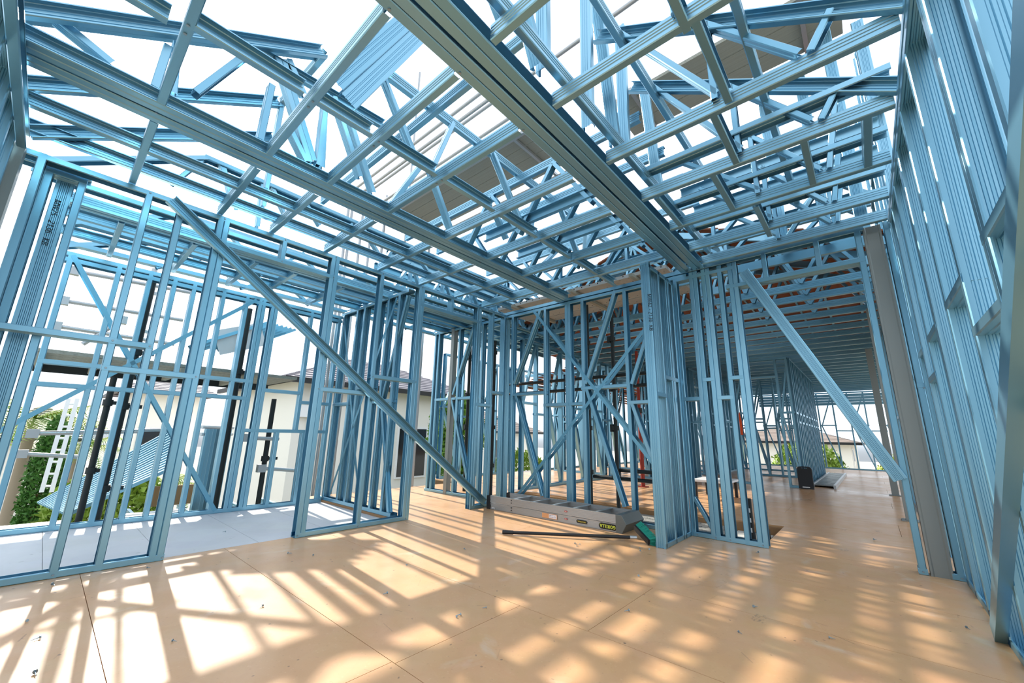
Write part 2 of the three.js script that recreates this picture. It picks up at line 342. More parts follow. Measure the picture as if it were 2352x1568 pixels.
// ---------------------------------------------------------------- right wall (along x), seen almost edge on
{
  const f = .36, g = thing('steel_wall_frame', 'right hand wall frame of broad ribbed studs running past the camera', 'wall frame', V(2, 0, f + .045));
  const pl = (n, x0, x1, y, up) => mem(g, n, V(x0, y, f + .045), V(x1, y, f + .045), Z, up ? Y : NY, GEO.full);
  pl('bottom_plate', -1.2, 4.36, .001, true); pl('top_plate', -1.2, 4.36, H, false); pl('top_plate', -1.2, 4.36, H + .06, false);
  const xs = [4.28, 3.98, 3.6, 3.18, 2.74, 2.3, 1.86, 1.42, .95, .45, -.1, -.7];
  xs.forEach((x, i) => { mem(g, 'stud', V(x, .002, f + .045), V(x, H - .002, f + .045), Z, X, GEO.full); if (i % 3 === 0) mem(g, 'stud', V(x + .004, .002, f + .045), V(x + .004, H - .002, f + .045), Z, NX, GEO.full); });
  for (let i = 0; i + 1 < xs.length; i++) if (i % 4 !== 3) { const y = i % 2 ? 1.33 : 1.55; mem(g, 'nogging', V(xs[i + 1], y, f + .044), V(xs[i] + .04, y, f + .044), Z, Y, GEO.full); }
  }
{ // left end wall along z
  const g = thing('steel_wall_frame', 'end wall frame of shiny studs at the left edge beside the galvanised column', 'wall frame', V(-.485, 0, -2.6)), x = -.485;
  mem(g, 'bottom_plate', V(x, .001, -3.75), V(x, .001, -1.2), X, Y, GEO.full); mem(g, 'top_plate', V(x, H, -3.75), V(x, H, -1.2), X, NY, GEO.full); mem(g, 'upper_plate', V(x, H + .1, -3.9), V(x, H + .1, -1.2), X, Y, GEO.full); mem(g, 'ledger', V(x + .05, H - .06, -3.75), V(x + .05, H - .06, -1.2), X, X, GEO.full);
  for (const z of [-3.7, -3.4, -3.1, -2.7, -2.3, -1.9, -1.5]) mem(g, 'stud', V(x, .002, z), V(x, H - .002, z), X, NZ, GEO.full);
}
{
  const g = thing('diagonal_prop', 'blue channel prop leaning along the right hand wall down to the floor', 'prop', V(3.2, 0, .3));
  mem(g, 'channel', V(3.235, .03, .318), V(.8, 1.9, .318), Y, Z, cee(.075, .04, 0, .009));
}
function perfTex(bg) { return canvas(256, 256, (c, w) => { c.fillStyle = '#fff'; c.fillRect(0, 0, w, w); c.fillStyle = '#000'; for (let i = 0; i < 8; i++) for (let j = 0; j < 8; j++) if ((i + j) % 2) { c.beginPath(); c.ellipse(16 + i * 32, 16 + j * 32, 4.5, 4.5, 0, 0, 6.3); c.fill(); } }, false); }
M.perf = std('#a6a7a3', .5, .35, { alphaMap: perfTex(), alphaTest: .5 });

// ---------------------------------------------------------------- ceiling: girders along x, joists along z
const C0 = 2.722;                       // underside of the ceiling members
function channelX(g, name, x0, x1, z, y, open, geo = GEO.full) { return mem(g, name, V(x0, y + .045, z), V(x1, y + .045, z), Y, open, geo); }
function girder(label, z, half, x0, x1, n) {
  const g = thing('ceiling_girder', label, 'girder', V((x0 + x1) / 2, C0, z));
  // two pairs of channels: the visible underside shows their flanges and the dark gaps between
  const fl = cee(.09, half * .5 - .008);
  for (const s of [-1, 1]) { const zz = z + s * half * .52; channelX(g, 'bottom_chord', x0, x1, zz + s * .002, C0, s > 0 ? Z : NZ, fl); channelX(g, 'bottom_chord', x0, x1, zz - s * .002, C0, s > 0 ? NZ : Z, fl); }
  return g;
}
const G1 = girder('heavy double girder of ribbed channels overhead running to the stub wall', -1.225, .125, -.8, 4.36, 4);
const G2 = girder('double channel girder nearer the balcony crossing the whole ceiling', -2.9, .11, -.5, 4.36, 4);

const inPlaneZ = (g, name, z, p0, p1, geo, v) => { const a = onZ(z, p0), b = onZ(z, p1); return mem(g, name, a, b, Z, v ?? V(1, 0, 0), geo ?? GEO.web); };
// webs of girder 1
for (const [p0, p1] of [[[1200, 30], [1230, 150]], [[1242, -60], [1243, 158]], [[1341, -80], [1347, 290]], [[1366, 0], [1410, 330]], [[1421, 60], [1432, 330]], [[1475, 186], [1510, 430]], [[1130, -20], [1160, 60]]]) {
  inPlaneZ(G1, 'web', -1.13, p0, p1, cee(.085, .041));
}
mem(G1, 'inner_chord', V(-.4, C0 + .19, -1.02), V(4.36, C0 + .19, -1.02), Y, NZ, GEO.full);
// jack truss top chords rising over the balcony end
{
  const up = (g, z, p0, p1, geo = GEO.full, v = Z) => { const a = onZ(z, p0), b = onZ(z, p1); mem(g, 'top_chord', a, b, Y, v, geo); };
  up(G2, -2.84, [22, 20], [742, 122]); up(G2, -2.96, [22, 20], [742, 122], GEO.full, NZ);
  for (const [p0, p1] of [[[120, 50], [250, 155]], [[375, 105], [344, 200]], [[560, 120], [440, 210]], [[395, 100], [385, 215]], [[650, 285], [695, 375]], [[737, 255], [730, 385]], [[760, 225], [820, 408]], [[791, 260], [850, 445]], [[960, 380], [890, 470]], [[985, 400], [1034, 538]], [[1130, 480], [1160, 550]], [[1290, 560], [1250, 600]]]) inPlaneZ(G2, 'web', -2.9, p0, p1, cee(.07, .041));
}
{ // flat part of the girder's top, with its webs
  const a = onZ(-2.9, [578, 116]), b = onZ(-2.9, [880, 290]); mem(G2, 'top_chord', a, b, Y, Z, GEO.full);
  for (const [p0, p1] of [[[628, 135], [702, 375]], [[642, 140], [712, 372]], [[655, 140], [690, 220]], [[742, 215], [722, 380]], [[615, 195], [588, 320]]]) inPlaneZ(G2, 'web', -2.9, p0, p1, cee(.07, .041));
}
function jack(label, z, bp0, bp1, tp0, tp1) {
  const g = thing('jack_truss', label, 'truss', V(-.4, C0, z), 'jack trusses at the balcony end');
  const a = onZ(z, tp0), b = onZ(z, tp1); mem(g, 'top_chord', a, b, Y, Z, GEO.full);
  return g;
}
{
  const j1 = jack('single sloping jack truss chord next to the double girder over the balcony end', -3.42, 0, 0, [48, 195], [642, 238]);
  channelX(j1, 'bottom_chord', -.46, 3.9, -3.43, C0, Z);
  const j2 = jack('sloping jack truss chord directly above the long wall frame', -3.85, 0, 0, [66, 306], [628, 318]);
  channelX(j2, 'bottom_chord', -.44, 4.36, -3.87, C0 + .06, Z);
}
{
  const g = thing('hip_rafter', 'blue rafter tying the upper ends of the jack truss chords together', 'rafter', V(.9, 3.6, -3.4));
  const a = onZ(-2.9, [742, 116]), b = onZ(-3.42, [642, 232]), c = onZ(-3.85, [628, 315]); mem(g, 'channel', a, b, Y, X, GEO.full); mem(g, 'channel', b, c, Y, X, GEO.full);
  mem(g, 'post', V(c.x, C0 + .16, c.z), c, Y, X, GEO.web); mem(g, 'post', V(b.x, C0 + .1, b.z), b, Y, X, GEO.web);
}
// the mid line between the girders and its continuation
{
  const g = thing('ceiling_bridging', 'line of blue channel blocking midway between the two girders', 'bridging', V(1.8, C0, -2.12));
  const xs = [-.8, .05, .62, 1.03, 1.54, 2.14, 2.72, 3.28, 3.84, 4.3];
  for (let i = 0; i + 1 < xs.length; i++) channelX(g, 'blocking', xs[i] + .03, xs[i + 1] - .02, -2.12 + (i < 1 ? -.06 : 0), C0, Z);
}
// joists along z
const JX = [.06, .62, 1.03, 1.54, 2.15, 2.72, 3.3, 3.82];
JX.forEach((x, i) => {
  const g = thing('ceiling_joist', ord(JX.length - i) + ' balcony side ceiling joist counted from the back wall', 'joist', V(x, C0, -2.6), 'ceiling joists on the balcony side');
  const m = (a, b) => mem(g, 'channel', V(x + .02, C0 + .045, a), V(x + .02, C0 + .045, b), Y, X, GEO.full);
  m(-1.36, -2.79); m(-3.01, -3.98);
  for (const z of [-1.33, -2.1, -2.16, -2.9]) part(g, 'screw', screwGeo, M.screw, V(x + .035, C0 - .003, z));
});
// roof trusses over the right bay: bottom chord, sloping top chord, webs
[1.04, 1.54, 2.16, 2.73, 3.32, 3.84, 4.25].forEach((x, i) => {
  const g = thing('roof_truss', i === 6 ? 'last blue roof truss close to the back wall above the door head' : ord(7 - i) + ' roof truss of the right hand bay counted from the back wall', 'truss', V(x, C0, -.4), i === 6 ? undefined : 'roof trusses over the right hand bay');
  const B = (n, z0, y0, z1, y1, geo = GEO.full, v = NX) => mem(g, n, V(x, y0, z0), V(x, y1, z1), Y, v, geo);
  B('bottom_chord', -1.09, C0 + .045, .35, C0 + .045, GEO.full, X);
  if (i > 0) {
    const sl = Math.tan(33 * Math.PI / 180), y = (z) => C0 + .06 + (.42 - z) * sl;
    if (i < 4) B('top_chord', .42, y(.42), -1.12, y(-1.12)); else B('top_chord', -1.12, 3.34, .38, 3.34, GEO.lite);
    const yy = i < 4 ? y : () => 3.32;
    B('web', -.42, C0 + .06, -.42, yy(-.42), GEO.web, Z); 
    if (i > 1) { B('web', -.4, C0 + .08, -.95, yy(-.95), GEO.web, Z); B('web', -.44, yy(-.44), -.02, C0 + .08, GEO.web, Z); B('web', .02, C0 + .08, .12, yy(.12), GEO.web, Z); }
    if (i > 2) { B('mid_chord', -1.09, C0 + .24, .36, C0 + .24, GEO.full, NY); }
  }
});
// staggered blocking between the right bay trusses
{
  const g = thing('ceiling_bridging', 'short staggered blocking pieces between the right hand roof trusses', 'bridging', V(2.8, C0, -.3));
  for (const [p0, p1] of [[[1583, 59], [1667, 239]], [[1625, 268], [1687, 378]], [[1630, 407], [1678, 484]], [[1839, 330], [1859, 427]], [[1984, 271], [1984, 387]], [[1730, 477], [1762, 545]], [[1500, 459], [1560, 520]], [[1530, 0], [1570, 80]]]) {
    const a = onY(C0, p0), b = onY(C0, p1), z = (a.z + b.z) / 2; channelX(g, 'blocking', a.x, b.x, z, C0, Z);
  }
}
// purlins joining the sloping chords
for (const [z, y] of [[-.9, 3.58], [-.2, 3.12]]) {
  const g = thing('purlin', 'blue channel purlin under the sloping chords near the ' + (z < -.5 ? 'heavy girder' : 'right hand wall'), 'purlin', V(2.4, y, z));
  mem(g, 'channel', V(1.2, y, z), V(4.3, y, z), Y, NZ, GEO.full);
}

// ---------------------------------------------------------------- ladder, broom
{
  const g = thing('step_ladder', 'silver aluminium step ladder lying on its side by the back wall', 'ladder', V(4.15, 0, -2.9));
  const rail = (x, y0, y1, z0, z1, name) => {
    const s = new THREE.Shape(), h = y1 - y0; s.moveTo(0, 0); for (const [u, v] of [[.022, 0], [.022, .004], [.006, .004], [.006, h - .004], [.022, h - .004], [.022, h], [0, h]]) s.lineTo(u, v);
    for (let k = 5; k > 0; k--) { s.lineTo(0, h * k / 6 + .002); s.lineTo(.0015, h * k / 6); s.lineTo(0, h * k / 6 - .002); } s.closePath();
    const e = new THREE.ExtrudeGeometry(s, { depth: z1 - z0, bevelEnabled: false }); e.translate(x, y0, z0); return part(g, name, e, M.alu);
  };
  const x0 = 3.955, x1 = 4.335;
  rail(x0, .084, .166, -3.8, -2.03, 'front_rail'); rail(x0 + .004, .002, .078, -3.8, -2.0, 'rear_rail');
  rail(x1, .084, .166, -3.8, -2.03, 'front_rail'); rail(x1, .002, .078, -3.8, -2.0, 'rear_rail');
  for (const z of [-3.45, -3.15, -2.86, -2.58, -2.3]) {
    box(g, 'tread', M.alu, x0 + .01, .088, z - .004, x1, .162, z); box(g, 'tread', M.alu, x0 + .01, .155, z - .004, x1, .162, z + .03);
    box(g, 'brace_strap', M.alu, x0 + .01, .03, z - .002, x1, .05, z);
  }
  const cap = new THREE.Shape(); [[-2.04, .0], [-2.04, .166], [-1.98, .168], [-1.93, .09], [-1.98, .0]].forEach(([z, y], i) => i ? cap.lineTo(-z, y) : cap.moveTo(-z, y)); cap.closePath();
  const ce = new THREE.ExtrudeGeometry(cap, { depth: x1 - x0 + .03, bevelEnabled: true, bevelSize: .003, bevelThickness: .003, bevelSegments: 1 }); ce.rotateY(Math.PI / 2); ce.translate(x0 - .005, 0, 0);
  part(g, 'top_cap', ce, std('#6f7472', .45, .5));
  const fs = new THREE.Shape(); [[-3.86, 0], [-3.86, .16], [-3.82, .17], [-3.795, .12], [-3.805, .085], [-3.79, .04], [-3.8, -.0]].forEach(([z, y], i) => i ? fs.lineTo(-z, y) : fs.moveTo(-z, y)); fs.closePath();
  for (const xx of [x0 - .003, x1 - .003]) { const fe = new THREE.ExtrudeGeometry(fs, { depth: .03, bevelEnabled: false }); fe.rotateY(Math.PI / 2); fe.translate(xx, .001, 0); part(g, 'rubber_foot', fe, M.black); }
  for (const [y, z] of [[.145, -3.44], [.115, -3.44], [.06, -3.44], [.03, -3.44]]) part(g, 'rivet', screwGeo, M.black, V(x0 - .001, y, z), QNX);
  const sticker = (w, h, y, z, draw) => {
    const t = canvas(512, Math.round(512 * h / w), draw); const p = new THREE.PlaneGeometry(w, h); p.rotateY(-Math.PI / 2);
    part(g, 'sticker', p, new THREE.MeshStandardMaterial({ map: t, roughness: .5, transparent: true, alphaTest: .5 }), V(x0 - .003, y, z));
  };
  const pill = (c, w, h, txt, fs2, col) => { c.clearRect(0, 0, w, h); c.save(); c.translate(w, h); c.rotate(Math.PI); c.fillStyle = '#14160f'; c.beginPath(); c.ellipse(h / 2, h / 2, h / 2, h / 2, 0, 0, 6.3); c.fill(); c.beginPath(); c.ellipse(w - h / 2, h / 2, h / 2, h / 2, 0, 0, 6.3); c.fill(); c.fillRect(h / 2, 0, w - h, h); c.fillStyle = col; c.font = 'bold ' + fs2 + 'px sans-serif'; c.textAlign = 'center'; c.textBaseline = 'middle'; c.fillText(txt, w / 2, h / 2, w * .88); c.restore(); };
  sticker(.2, .056, .043, -2.135, (c, w, h) => pill(c, w, h, 'GORILLA', 112, '#dfe64a'));
  sticker(.13, .034, .044, -2.44, (c, w, h) => pill(c, w, h, 'INDUSTRIAL', 70, '#d8c24a'));
  sticker(.21, .05, .044, -2.86, (c, w, h) => { c.fillStyle = '#d9a070'; c.fillRect(0, 0, w, h); c.fillStyle = '#eceaf0'; c.fillRect(w * .46, h * .1, w * .5, h * .8); c.fillStyle = '#55586a'; for (let i = 0; i < 6; i++) for (let k = 0; k < 2; k++) c.fillRect(w * (.5 + i * .07), h * (.22 + k * .34), w * (.02 + .03 * rnd()), h * .16); });
  for (const y of [.045, .122]) sticker(.045, .02, y, -2.64, (c, w, h) => { c.clearRect(0, 0, w, h); c.fillStyle = '#b0413a'; c.beginPath(); c.ellipse(w / 2, h / 2, w * .46, h * .42, 0, 0, 6.3); c.fill(); c.fillStyle = '#e8dcd8'; c.fillRect(w * .2, h * .4, w * .5, h * .2); });
  sticker(.05, .02, .02, -3.74, (c, w, h) => { c.fillStyle = '#e8e8e8'; c.fillRect(0, 0, w, h); c.fillStyle = '#33343a'; c.fillRect(w * .1, h * .35, w * .8, h * .3); });
}
{
  const a = V(3.078, .022, -2.776), b = V(3.745, .035, -1.765), g = thing('broom', 'black handled broom with bright green bristle head on the floor', 'broom', V(3.4, 0, -2.2));
  tube(g, 'handle', a, b, .0145, M.black);
  const d = b.clone().sub(a).normalize(); tube(g, 'grip', a.clone().addScaledVector(d, -.004), a.clone().addScaledVector(d, .1), .018, M.black);
  tube(g, 'ferrule', b.clone().addScaledVector(d, -.03), b.clone().addScaledVector(d, .03), .015, M.alu);
  const c0 = V(3.70, .03, -1.60), c1 = V(3.86, .1, -1.80), dd = c1.clone().sub(c0).normalize(), nn = d.clone().addScaledVector(dd, -d.dot(dd)).normalize();
  bar(g, 'head_block', c0.clone().addScaledVector(nn, -.0), c1.clone().addScaledVector(nn, 0), .045, .022, nn, M.black);
  const rows = [];                      // bristle tufts flaring from the block
  const side = nn.clone().cross(dd).normalize();
  for (let i = 0; i < 34; i++) for (let j = 0; j < 6; j++) {
    const t = (i + .5) / 34, s = (j - 2.5) * .009, p = c0.clone().lerp(c1, t).addScaledVector(side, s).addScaledVector(nn, .008);
    const q = p.clone().addScaledVector(nn, .062 + rnd() * .008).addScaledVector(dd, (t - .5) * .05 + (rnd() - .5) * .01).addScaledVector(side, s * .7 + (rnd() - .5) * .006);
    const cg = new THREE.CylinderGeometry(.0042, .003, p.distanceTo(q), 5); cg.applyQuaternion(new THREE.Quaternion().setFromUnitVectors(Y, q.clone().sub(p).normalize())); cg.translate((p.x + q.x) / 2, (p.y + q.y) / 2, (p.z + q.z) / 2); rows.push(cg);
  }
  const br = part(g, 'bristles', mergeGeometries(rows), M.green); br.userData.kind = 'stuff';
}
// loose screws on the floor
{
  const head = new THREE.CylinderGeometry(.007, .007, .004, 8); head.translate(0, .012, 0);
  const shank = new THREE.CylinderGeometry(.0025, .0012, .026, 6); shank.translate(0, -.003, 0);
  const sg = mergeGeometries([head, shank]); sg.rotateZ(Math.PI / 2 - .12); sg.translate(0, .007, 0);
  const pts = [[885, 1365], [1053, 1415], [1048, 1417], [1113, 1397], [400, 1474], [80, 1551], [665, 1272], [719, 1277], [341, 1305], [122, 1345], [82, 1470], [1735, 1395], [1911, 1468], [2224, 1445], [1466, 1323], [1330, 1251], [1323, 1250], [1327, 1255], [1473, 1260], [1490, 1262], [1472, 1267], [60, 1427], [515, 1222], [600, 1395], [1740, 1270], [1068, 1262], [935, 1298], [1440, 1405], [1700, 1455], [2010, 1240]];
  for (const p of pts) { const m = single('screw', sg, M.screw, 'loose steel screw lying on the tan floor', 'screw', 'loose screws scattered on the floor'); const q = onY(0, p); m.position.copy(q); m.rotation.y = rnd() * 6.3; const s = .75 + rnd() * .35; m.scale.setScalar(s); }
}
// handwriting on the studs
const font = await new FontLoader().loadAsync('fonts/droid/droid_sans_regular.typeface.json');
function scribble(txt, size, pos, rotY, parent, roll) {
  const t = new TextGeometry(txt, { font, size, depth: .0006, curveSegments: 2, bevelEnabled: false }); t.applyMatrix4(new THREE.Matrix4().makeShear(0, 0, .15, 0, 0, 0));
  const q = new THREE.Quaternion().setFromEuler(new THREE.Euler(0, rotY, 0)).multiply(new THREE.Quaternion().setFromEuler(new THREE.Euler(0, 0, roll)));
  return part(parent, 'handwriting', t, M.ink, pos, q);
}
const byLabel = (s) => scene.children.find((o) => o.userData.label?.startsWith(s));
scribble('MW42 - 2136  KB', .036, V(3.7015, 2.32, -1.478), -Math.PI / 2, byLabel('short stub'), -Math.PI / 2);
scribble('MW25 - 2136 - KB', .032, V(-.245, 2.5, -4.1435), 0, byLabel('short steel frame'), -Math.PI / 2);

{
  const under = (txt, size, x, z, y, o) => { const t = new TextGeometry(txt, { font, size, depth: .0006, curveSegments: 2, bevelEnabled: false }); part(byLabel(o), 'handwriting', t, M.ink, V(x, y, z), new THREE.Quaternion().setFromEuler(new THREE.Euler(Math.PI / 2, 0, Math.PI / 2))); };
  under('M53', .045, 3.335, .12, C0 + .2365, 'third roof truss'); under('MR 14', .045, 3.855, -.25, C0 + .2365, 'second roof truss');
}
// ---------------------------------------------------------------- roof layers over the balcony side
const FT = 3.4;                          // flat top of the truncated hip
{
  const g = thing('roof_truss', 'truncated hip truss with a flat top just outside the long wall frame', 'truss', V(2, C0, -4.4)), z = -4.32;
  mem(g, 'bottom_chord', V(-.4, C0 + .02, z), V(7.5, C0 + .02, z), Z, NY, GEO.full);
  mem(g, 'top_chord', V(-.35, 2.85, z), V(.54, FT, z), Y, NY, GEO.full); mem(g, 'top_chord', V(.52, FT, z), V(7.5, FT - .06, z), Y, NY, GEO.full);
  for (const [p0, p1] of [[[459, 366], [390, 420]], [[508, 378], [522, 450]], [[500, 376], [540, 480]], [[598, 420], [586, 520]], [[621, 432], [652, 500]], [[700, 470], [730, 520]], [[805, 512], [750, 560]], [[830, 525], [870, 590]], [[905, 560], [880, 600]], [[950, 580], [985, 630]], [[1020, 610], [1000, 640]]]) inPlaneZ(g, 'web', z, p0, p1, GEO.web);
}
[[-4.62, 'double'], [-4.88, 'first single'], [-5.38, 'second single']].forEach(([z, n], i) => {
  const g = thing('ceiling_girder', n + ' channel over the balcony counted outwards from the long wall frame', 'girder', V(2, C0 - .1, z));
  channelX(g, 'bottom_chord', -.25, 4.6, z, C0 - .07, Z); if (!i) { channelX(g, 'bottom_chord', -.25, 4.6, z + .1, C0 - .07, NZ); }
});
[.1, .62, 1.15, 1.54, 2.1, 2.72].forEach((x, i) => {
  const g = thing('ceiling_joist', ord(6 - i) + ' balcony joist on the outer wall plate counted from the return wall', 'joist', V(x, C0 - .1, -5), 'balcony joists');
  mem(g, 'channel', V(x, C0 - .025, -4.66), V(x, C0 - .025, -5.74), Y, X, GEO.full);
});
for (const [z, top, x1] of [[-5.2, 3.15, 7], [-5.9, 3.0, 6.5]]) {
  const g = thing('roof_truss', z > -5.5 ? 'second smaller truss over the balcony behind the truncated one' : 'lowest truss standing over the outer balcony wall', 'truss', V(2, C0, z));
  mem(g, 'top_chord', V(-.2, 2.72, z), V(top - 2.6, top, z), Y, NY, GEO.lite); mem(g, 'top_chord', V(top - 2.6, top, z), V(x1, top - .03, z), Y, NY, GEO.lite); mem(g, 'bottom_chord', V(-.2, C0, z), V(x1, C0, z), Y, Y, GEO.lite);
  for (let x = .5, k = 0; x < x1 - .5; x += .42, k++) mem(g, 'web', V(x, k % 2 ? top : C0, z), V(x + .42, k % 2 ? C0 : top, z), Y, X, GEO.webLite);
}
[-4.75, -5.05, -5.6].forEach((z, i) => {
  const g = thing('roof_truss', ord(i + 1) + ' long webbed truss beyond the return wall counted from the truncated one', 'truss', V(5, C0, z)), T = 3.36 - i * .1;
  mem(g, 'bottom_chord', V(2.7, C0 + .06, z), V(7.6, C0 + .06, z), Y, Z, GEO.lite); mem(g, 'top_chord', V(2.7, T, z), V(7.6, T, z), Y, Z, GEO.lite);
  for (let x = 2.8 + i * .1, k = 0; x < 7.3; x += .3, k++) { mem(g, 'web', V(x, k % 2 ? T : C0 + .09, z), V(x + .3, k % 2 ? C0 + .09 : T, z), Y, X, GEO.webLite); if (k % 2) mem(g, 'web', V(x, C0 + .09, z), V(x, T, z), Y, X, GEO.webLite); }
});
// flat upper layer seen through the ceiling grid
{
  const g = thing('upper_chord', 'long upper channel above the midway blocking, level with the flat roof top', 'chord', V(3, FT, -2.25));
  mem(g, 'channel', V(.95, FT + .142, -2.34), V(5.6, FT + .142, -2.34), Y, NZ, GEO.full);
  for (const [x, k] of [[1.1, .3], [1.8, -.28], [2.3, .3], [3.0, -.3], [3.4, .25], [4.0, -.3]]) mem(g, 'web', V(x, FT + .1, -2.33), V(x + k, C0 + .09, -2.2), Z, X, GEO.web);
}
[1.57, 2.1, 2.68, 3.2, 3.7, 4.2].forEach((x, i) => {
  const g = thing('upper_joist', ord(6 - i) + ' upper joist under the open sky counted from the back wall', 'joist', V(x, FT, -2.7), 'upper joists of the flat roof top');
  mem(g, 'channel', V(x, FT + .045, i === 0 ? -1.3 : -1.05), V(x, FT + .045, -4.28), Y, X, GEO.full);
  if (i > 1) { mem(g, 'lower_chord', V(x, C0 + .2, -1.4), V(x, C0 + .2, -2.75), Y, NX, GEO.lite); for (let z = -1.5, k = 0; z > -3.4; z -= .4, k++) mem(g, 'web', V(x, k % 2 ? FT : C0 + .1, z), V(x, k % 2 ? C0 + .1 : FT, z - .4), Z, Z, GEO.webLite); }
});
{ // hip rafter, double depth
  const g = thing('hip_rafter', 'deep double rafter rising steeply from the midway blocking towards the sky', 'rafter', V(.9, 2.9, -2.2));
  const a = onZ(-2.2, [786, 210]), b = onZ(-2.2, [960, 52]); const n = V(.25, 0, 1);
  for (const s of [-.06, .06]) { const up = b.clone().sub(a).normalize().cross(n).normalize().multiplyScalar(s); mem(g, 'channel', a.clone().add(up), b.clone().add(up), Y, NZ, cee(.118, .041)); }
}
let tn = 0;
for (const [p0, p1, y] of [[[905, 388], [1125, 222], 5.2], [[975, 400], [1160, 262], 5.2], [[1050, 255], [1180, 160], 5.3], [[1410, 35], [1590, -60], 5.4]]) {
  const a = onY(y, p0), b = onY(y, p1); a.z = -6.7; b.x = a.x; const g = thing('scaffold_tube', ['lowest', 'second', 'third', 'topmost'][tn++] + ' of the grey scaffold tubes high above the roof frames', 'tube', V(a.x, -3.1, a.z), 'high scaffold tubes');
  tube(g, 'tube', a, b, .024, M.pipe); tube(g, 'standard', V(a.x, -3.1, -6.72), V(a.x, y + .1, -6.72), .024, M.pipe);
}
{ const a = onX(4.2, [957, 250]), g = thing('scaffold_tube', 'upright grey scaffold standard seen against the sky above the ceiling grid', 'tube', V(a.x, -3.1, a.z)); a.y += 1; tube(g, 'tube', V(a.x, -3.1, a.z), a, .024, M.pipe); }
// scaffold planks above
function plankDeck(label, x0, n, z0, z1, y) {
  const g = thing('scaffold_deck', label, 'scaffold deck', V(x0, y, (z0 + z1) / 2));
  for (let i = 0; i < n; i++) box(g, 'plank', M.plankWood, x0 + i * .235, y, z0, x0 + i * .235 + .22, y + .04, z1);
  for (const z of [z0 + .3, z1 - .3]) bar(g, 'transom', V(x0 - .1, y - .03, z), V(x0 + n * .235 + .1, y - .03, z), .04, .04, Y, M.pipe);
}
const woodTex = canvas(512, 512, (c, w) => { c.fillStyle = '#8d9088'; c.fillRect(0, 0, w, w); for (let i = 0; i < 900; i++) { c.fillStyle = rnd() < .5 ? `rgba(60,64,58,${rnd() * .12})` : `rgba(190,192,182,${rnd() * .12})`; c.fillRect(rnd() * w, rnd() * w, 1 + rnd() * 3, 40 + rnd() * 200); } });
M.plankWood = std('#ffffff', .85, 0, { map: woodTex });
plankDeck('weathered grey timber scaffold planks high above the middle of the ceiling', 3.6, 4, -6.4, -2.9, 5.0);
for (const x of [3.55, 4.62]) { const g = thing('scaffold_standard', x < 4 ? 'grey scaffold standard carrying the near edge of the high plank deck' : 'grey scaffold standard carrying the far edge of the high plank deck', 'scaffold pole', V(x, -3.1, -6.43)); tube(g, 'tube', V(x, -3.1, -6.43), V(x, 5.4, -6.43), .026, M.pipe); bar(g, 'bearer', V(x, 4.93, -6.43), V(x, 4.93, -2.9), .04, .04, Y, M.pipe); }
plankDeck('weathered grey timber scaffold planks high above the right hand trusses', 3.95, 3, -1.9, .35, 5.0);
{ // upper infill wall above the right wall
  const g = thing('steel_wall_frame', 'upper infill frame of pale ribbed studs above the right hand wall', 'wall frame', V(4, 2.8, .5));
  for (const [x, z] of [[4.5, .45], [4.35, .2], [4.7, .45], [5.0, .45], [5.4, .45], [5.9, .45], [6.5, .45], [4.6, -.05], [4.6, -.4]]) mem(g, 'stud', V(x, 2.8, z), V(x, 4.945, z), Z, X, GEO.wide);
  mem(g, 'top_plate', V(4.3, 3.9, .45), V(7, 3.9, .45), Z, NY, GEO.full); mem(g, 'bottom_plate', V(4.3, 2.84, .45), V(7, 2.84, .45), Z, Y, GEO.full); mem(g, 'nogging', V(4.6, 3.6, -.45), V(4.6, 3.6, .45), X, NY, GEO.full);
  mem(g, 'brace', V(4.6, 2.9, -.4), V(4.6, 3.9, .3), X, Z, GEO.web);
}

// ---------------------------------------------------------------- beyond the back wall: void, scaffold, covered rooms
{
  const g = thing('scaffold_deck', 'white perforated steel planks lying just below floor level in the stair void', 'scaffold deck', V(5.05, -.2, -2.7));
  for (let i = 0; i < 4; i++) {
    const x0 = 4.52 + i * .27; slab(g, 'plank', x0, -4.5, x0 + .25, -1.35, -.08, .05, M.perf, .5);
  }
  box(g, 'plank', M.plankTop, 4.6, -.13, -1.3, 5.5, -.09, -.95);
  tube(g, 'transom', V(4.5, -.16, -3.4), V(5.58, -.16, -3.4), .024, M.scaff);
}
box(struct(thing('trim_1', 'brown timber floor edge along the far side of the stair void', 'trim'), 'brown timber floor edge along the far side of the stair void', 'trim'), 'edge_board', M.timberBrown, 5.585, -.26, -4.66, 5.618, -.02, -.86);
box(struct(thing('wall_lower', 'pale lower storey wall around the stair void', 'wall'), 'pale lower storey wall around the stair void', 'wall'), 'wall_panel', M.cream, 4.4, -3.1, -6.2, 4.46, -.21, 2);
for (const [x, px, y1, r, lab] of [[5.15, 1352, 2.9, .026, 'black scaffold standard rising through the stair void behind the crossed straps'], [5.15, 1411, 2.9, .026, 'black scaffold standard rising through the stair void nearest the stub wall'], [4.85, 1076, 2.75, .028, 'black scaffold standard rising beyond the far back wall frame'], [4.85, 1134, 2.5, .026, 'black scaffold standard between the end of the long wall frame and the ladder feet']]) {
  const z = onX(x, [px, 900]).z, g = thing('scaffold_standard', lab, 'scaffold pole', V(x, -1.5, z));
  tube(g, 'tube', V(x, -1.5, z), V(x, y1, z), r, M.scaff);
  for (const y of [.45, 1.05, 1.6, 2.3]) { tube(g, 'cup', V(x, y - .03, z), V(x, y + .03, z), r * 1.7, M.scaff); box(g, 'coupler', M.scaff, x - .02, y - .05, z - .075, x + .02, y + .05, z - .03); }
}
let ln = 0;
